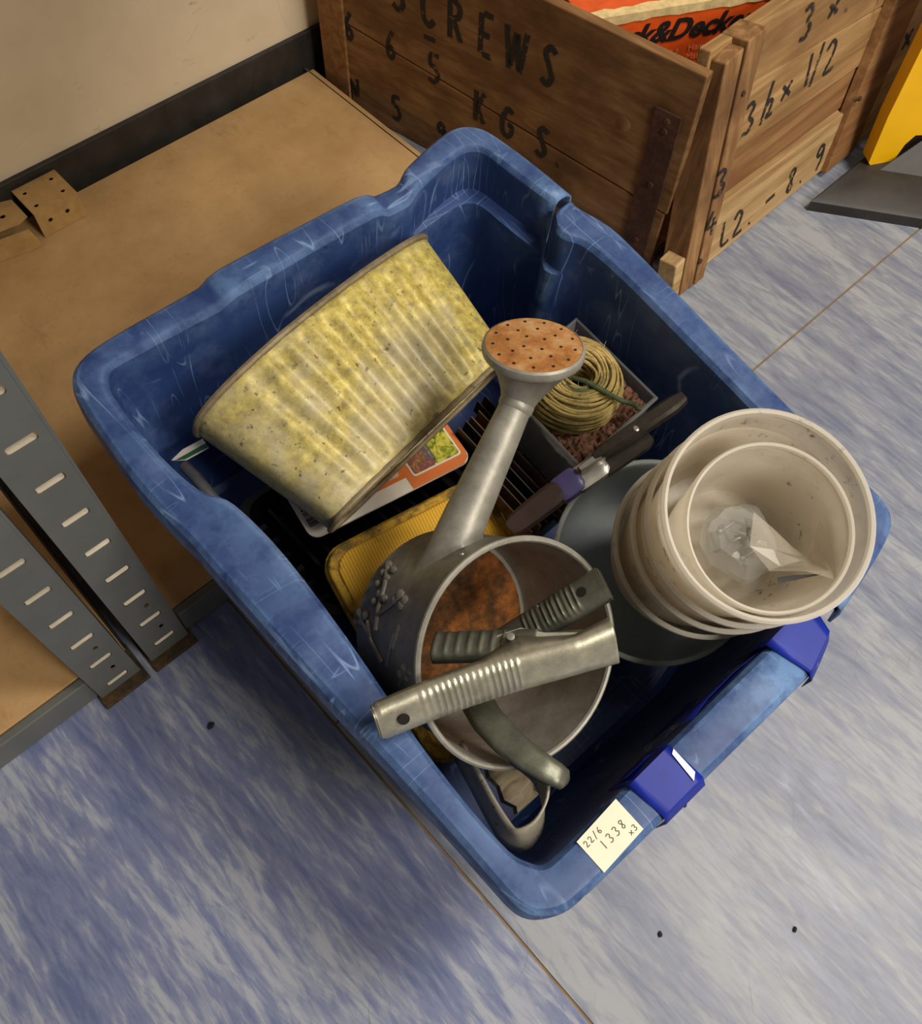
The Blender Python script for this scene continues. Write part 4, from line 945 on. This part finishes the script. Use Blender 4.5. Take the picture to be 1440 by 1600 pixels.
G().tube([tw + (ux * math.cos(a) + uy * math.sin(a)) * TRo * (.40 + .02 * a) + uz * .004 for a in [2 + i * .18 for i in range(14)]], .0024, 7).make('loose_end', 'green_twine', tb_)

# ------------------------------------------------------------------ rusty channels beside the box, on a dark slatted tray
for k, (p0, p1, z0, z1, mt) in enumerate((((742, 646), (888, 800), .200, .17, 'rusty_steel'), ((722, 662), (862, 812), .195, .165, 'dark_metal'), ((742, 722), (838, 826), .198, .192, 'rusty_steel'), ((752, 622), (812, 690), .15, .135, 'rusty_steel'))):
    a, b = at(*p0, z0), at(*p1, z1); d = (b - a).normalized(); s_ = Z3.cross(d).normalized(); up = d.cross(s_); up = up if up.z > 0 else -up
    w_, h, t_ = .0058, .026, .0012; prof = [(-w_, h), (-w_, 0), (w_, 0), (w_, h)]; g = G()
    g.loft([[p + s_ * x + up * (y - h) for x, y in prof] for p in lin(a, b, 6)], False)
    lab = ('rusty folded steel channel nearest the twine box', 'dark steel channel between two rusty ones', 'rusty steel channel below the watering can spout', 'short rusty steel channel under the watering can rose')[k]
    tag(g.make('steel_channel', mt, solid=t_, off=0, smooth=False), lab, 'channel', 'steel channels stacked in the bin')
tr = thing('slatted_tray', (.36, .30, .06), 'dark slatted plastic tray beneath the steel channels', 'tray')
a, b = at(690, 690, .105), at(850, 840, .10); d = (b - a); d.z = 0; dl = d.length; d.normalize(); s_ = V((-d.y, d.x, 0)); s_ = s_ if s_.x > 0 else -s_
for k in range(8): G().box(a + d * (dl * (k + .5) / 8) + s_ * .06 - Z3 * .012, d, s_, Z3, .003, .075, .012).make('slat', 'black_plastic', tr, smooth=False)
for k in (0, 1): G().box(a + d * dl / 2 + s_ * (-.015 + k * .15) - Z3 * .014, d, s_, Z3, dl / 2, .003, .016).make('side_rail', 'grey_plastic', tr, smooth=False)

# ------------------------------------------------------------------ hand tool lying across
ht = thing('hand_shears', at(900, 745, .19), 'dark-handled metal hand tool with a purple sleeve lying across the bin', 'tool')
def bar(name, p, z0, q, z1, w_, h, mt, taper=1.0, lift=0):
    a, b = at(*p, z0 + .03), at(*q, z1 + .03); d = (b - a).normalized(); s_ = Z3.cross(d).normalized(); up = d.cross(s_); up = up if up.z > 0 else -up
    n = 10; rings = []
    for i in range(n):
        t = i / (n - 1); k_ = 1 + (taper - 1) * t; e_ = (1 - .35 * (abs(t - .5) * 2) ** 8); c = a.lerp(b, t) + up * lift
        rings.append([c + s_ * x * w_ * k_ * e_ + up * y * h for x, y in ((-1, -1), (-1, .5), (-.6, 1), (.6, 1), (1, .5), (1, -1))])
    return G().loft(rings, True, True, True).make(name, mt, ht, angle=35)
bar('upper_handle', (1068, 620), .275, (928, 716), .245, .0085, .006, 'dark_handle', .8)
bar('lower_handle', (1016, 684), .245, (930, 742), .232, .008, .005, 'dark_handle', 1.0)
bar('steel_tang', (1008, 668), .252, (905, 738), .238, .0045, .0045, 'bright_steel', 1.0, .004)
bar('joint_plate', (945, 722), .238, (892, 758), .228, .0125, .005, 'bright_steel', 1.0)
bar('purple_sleeve', (906, 744), .233, (868, 772), .224, .0130, .0065, 'purple', 1.0)
bar('brown_grip', (876, 764), .228, (796, 826), .205, .0122, .007, 'brown_sleeve', .85)
p = at(993, 672, .292); G().lathe(p, X3, Y3, Z3, [(0, .004), (.003, .003), (.004, 0), (.004, -.008)], 12).make('pivot_screw', 'bright_steel', ht)

# ------------------------------------------------------------------ crumbs on the floor
for px, py, s_, lab in ((330, 1135, .0045, 'dark crumb on the blue floor by the shelving foot'), (1031, 1460, .003, 'tiny dark crumb on the grey floor below the ticket'), (1241, 1453, .003, 'tiny dark crumb on the grey floor, farther from the ticket than its twin'), (1070, 1258, .0025, 'tiny dark crumb beside the taped bin rim')):
    p = at(px, py, 0); g = G(); g.blob(p + V((0, 0, s_ * .5)), V((s_, .001, 0)), V((0, s_ * .7, 0)), V((0, 0, s_ * .5)), 7, 5)
    for v in g.v: v += V((random.uniform(-1, 1), random.uniform(-1, 1), 0)) * s_ * .2
    tag(g.make('floor_crumb', 'crumb', smooth=False), lab, 'crumb')
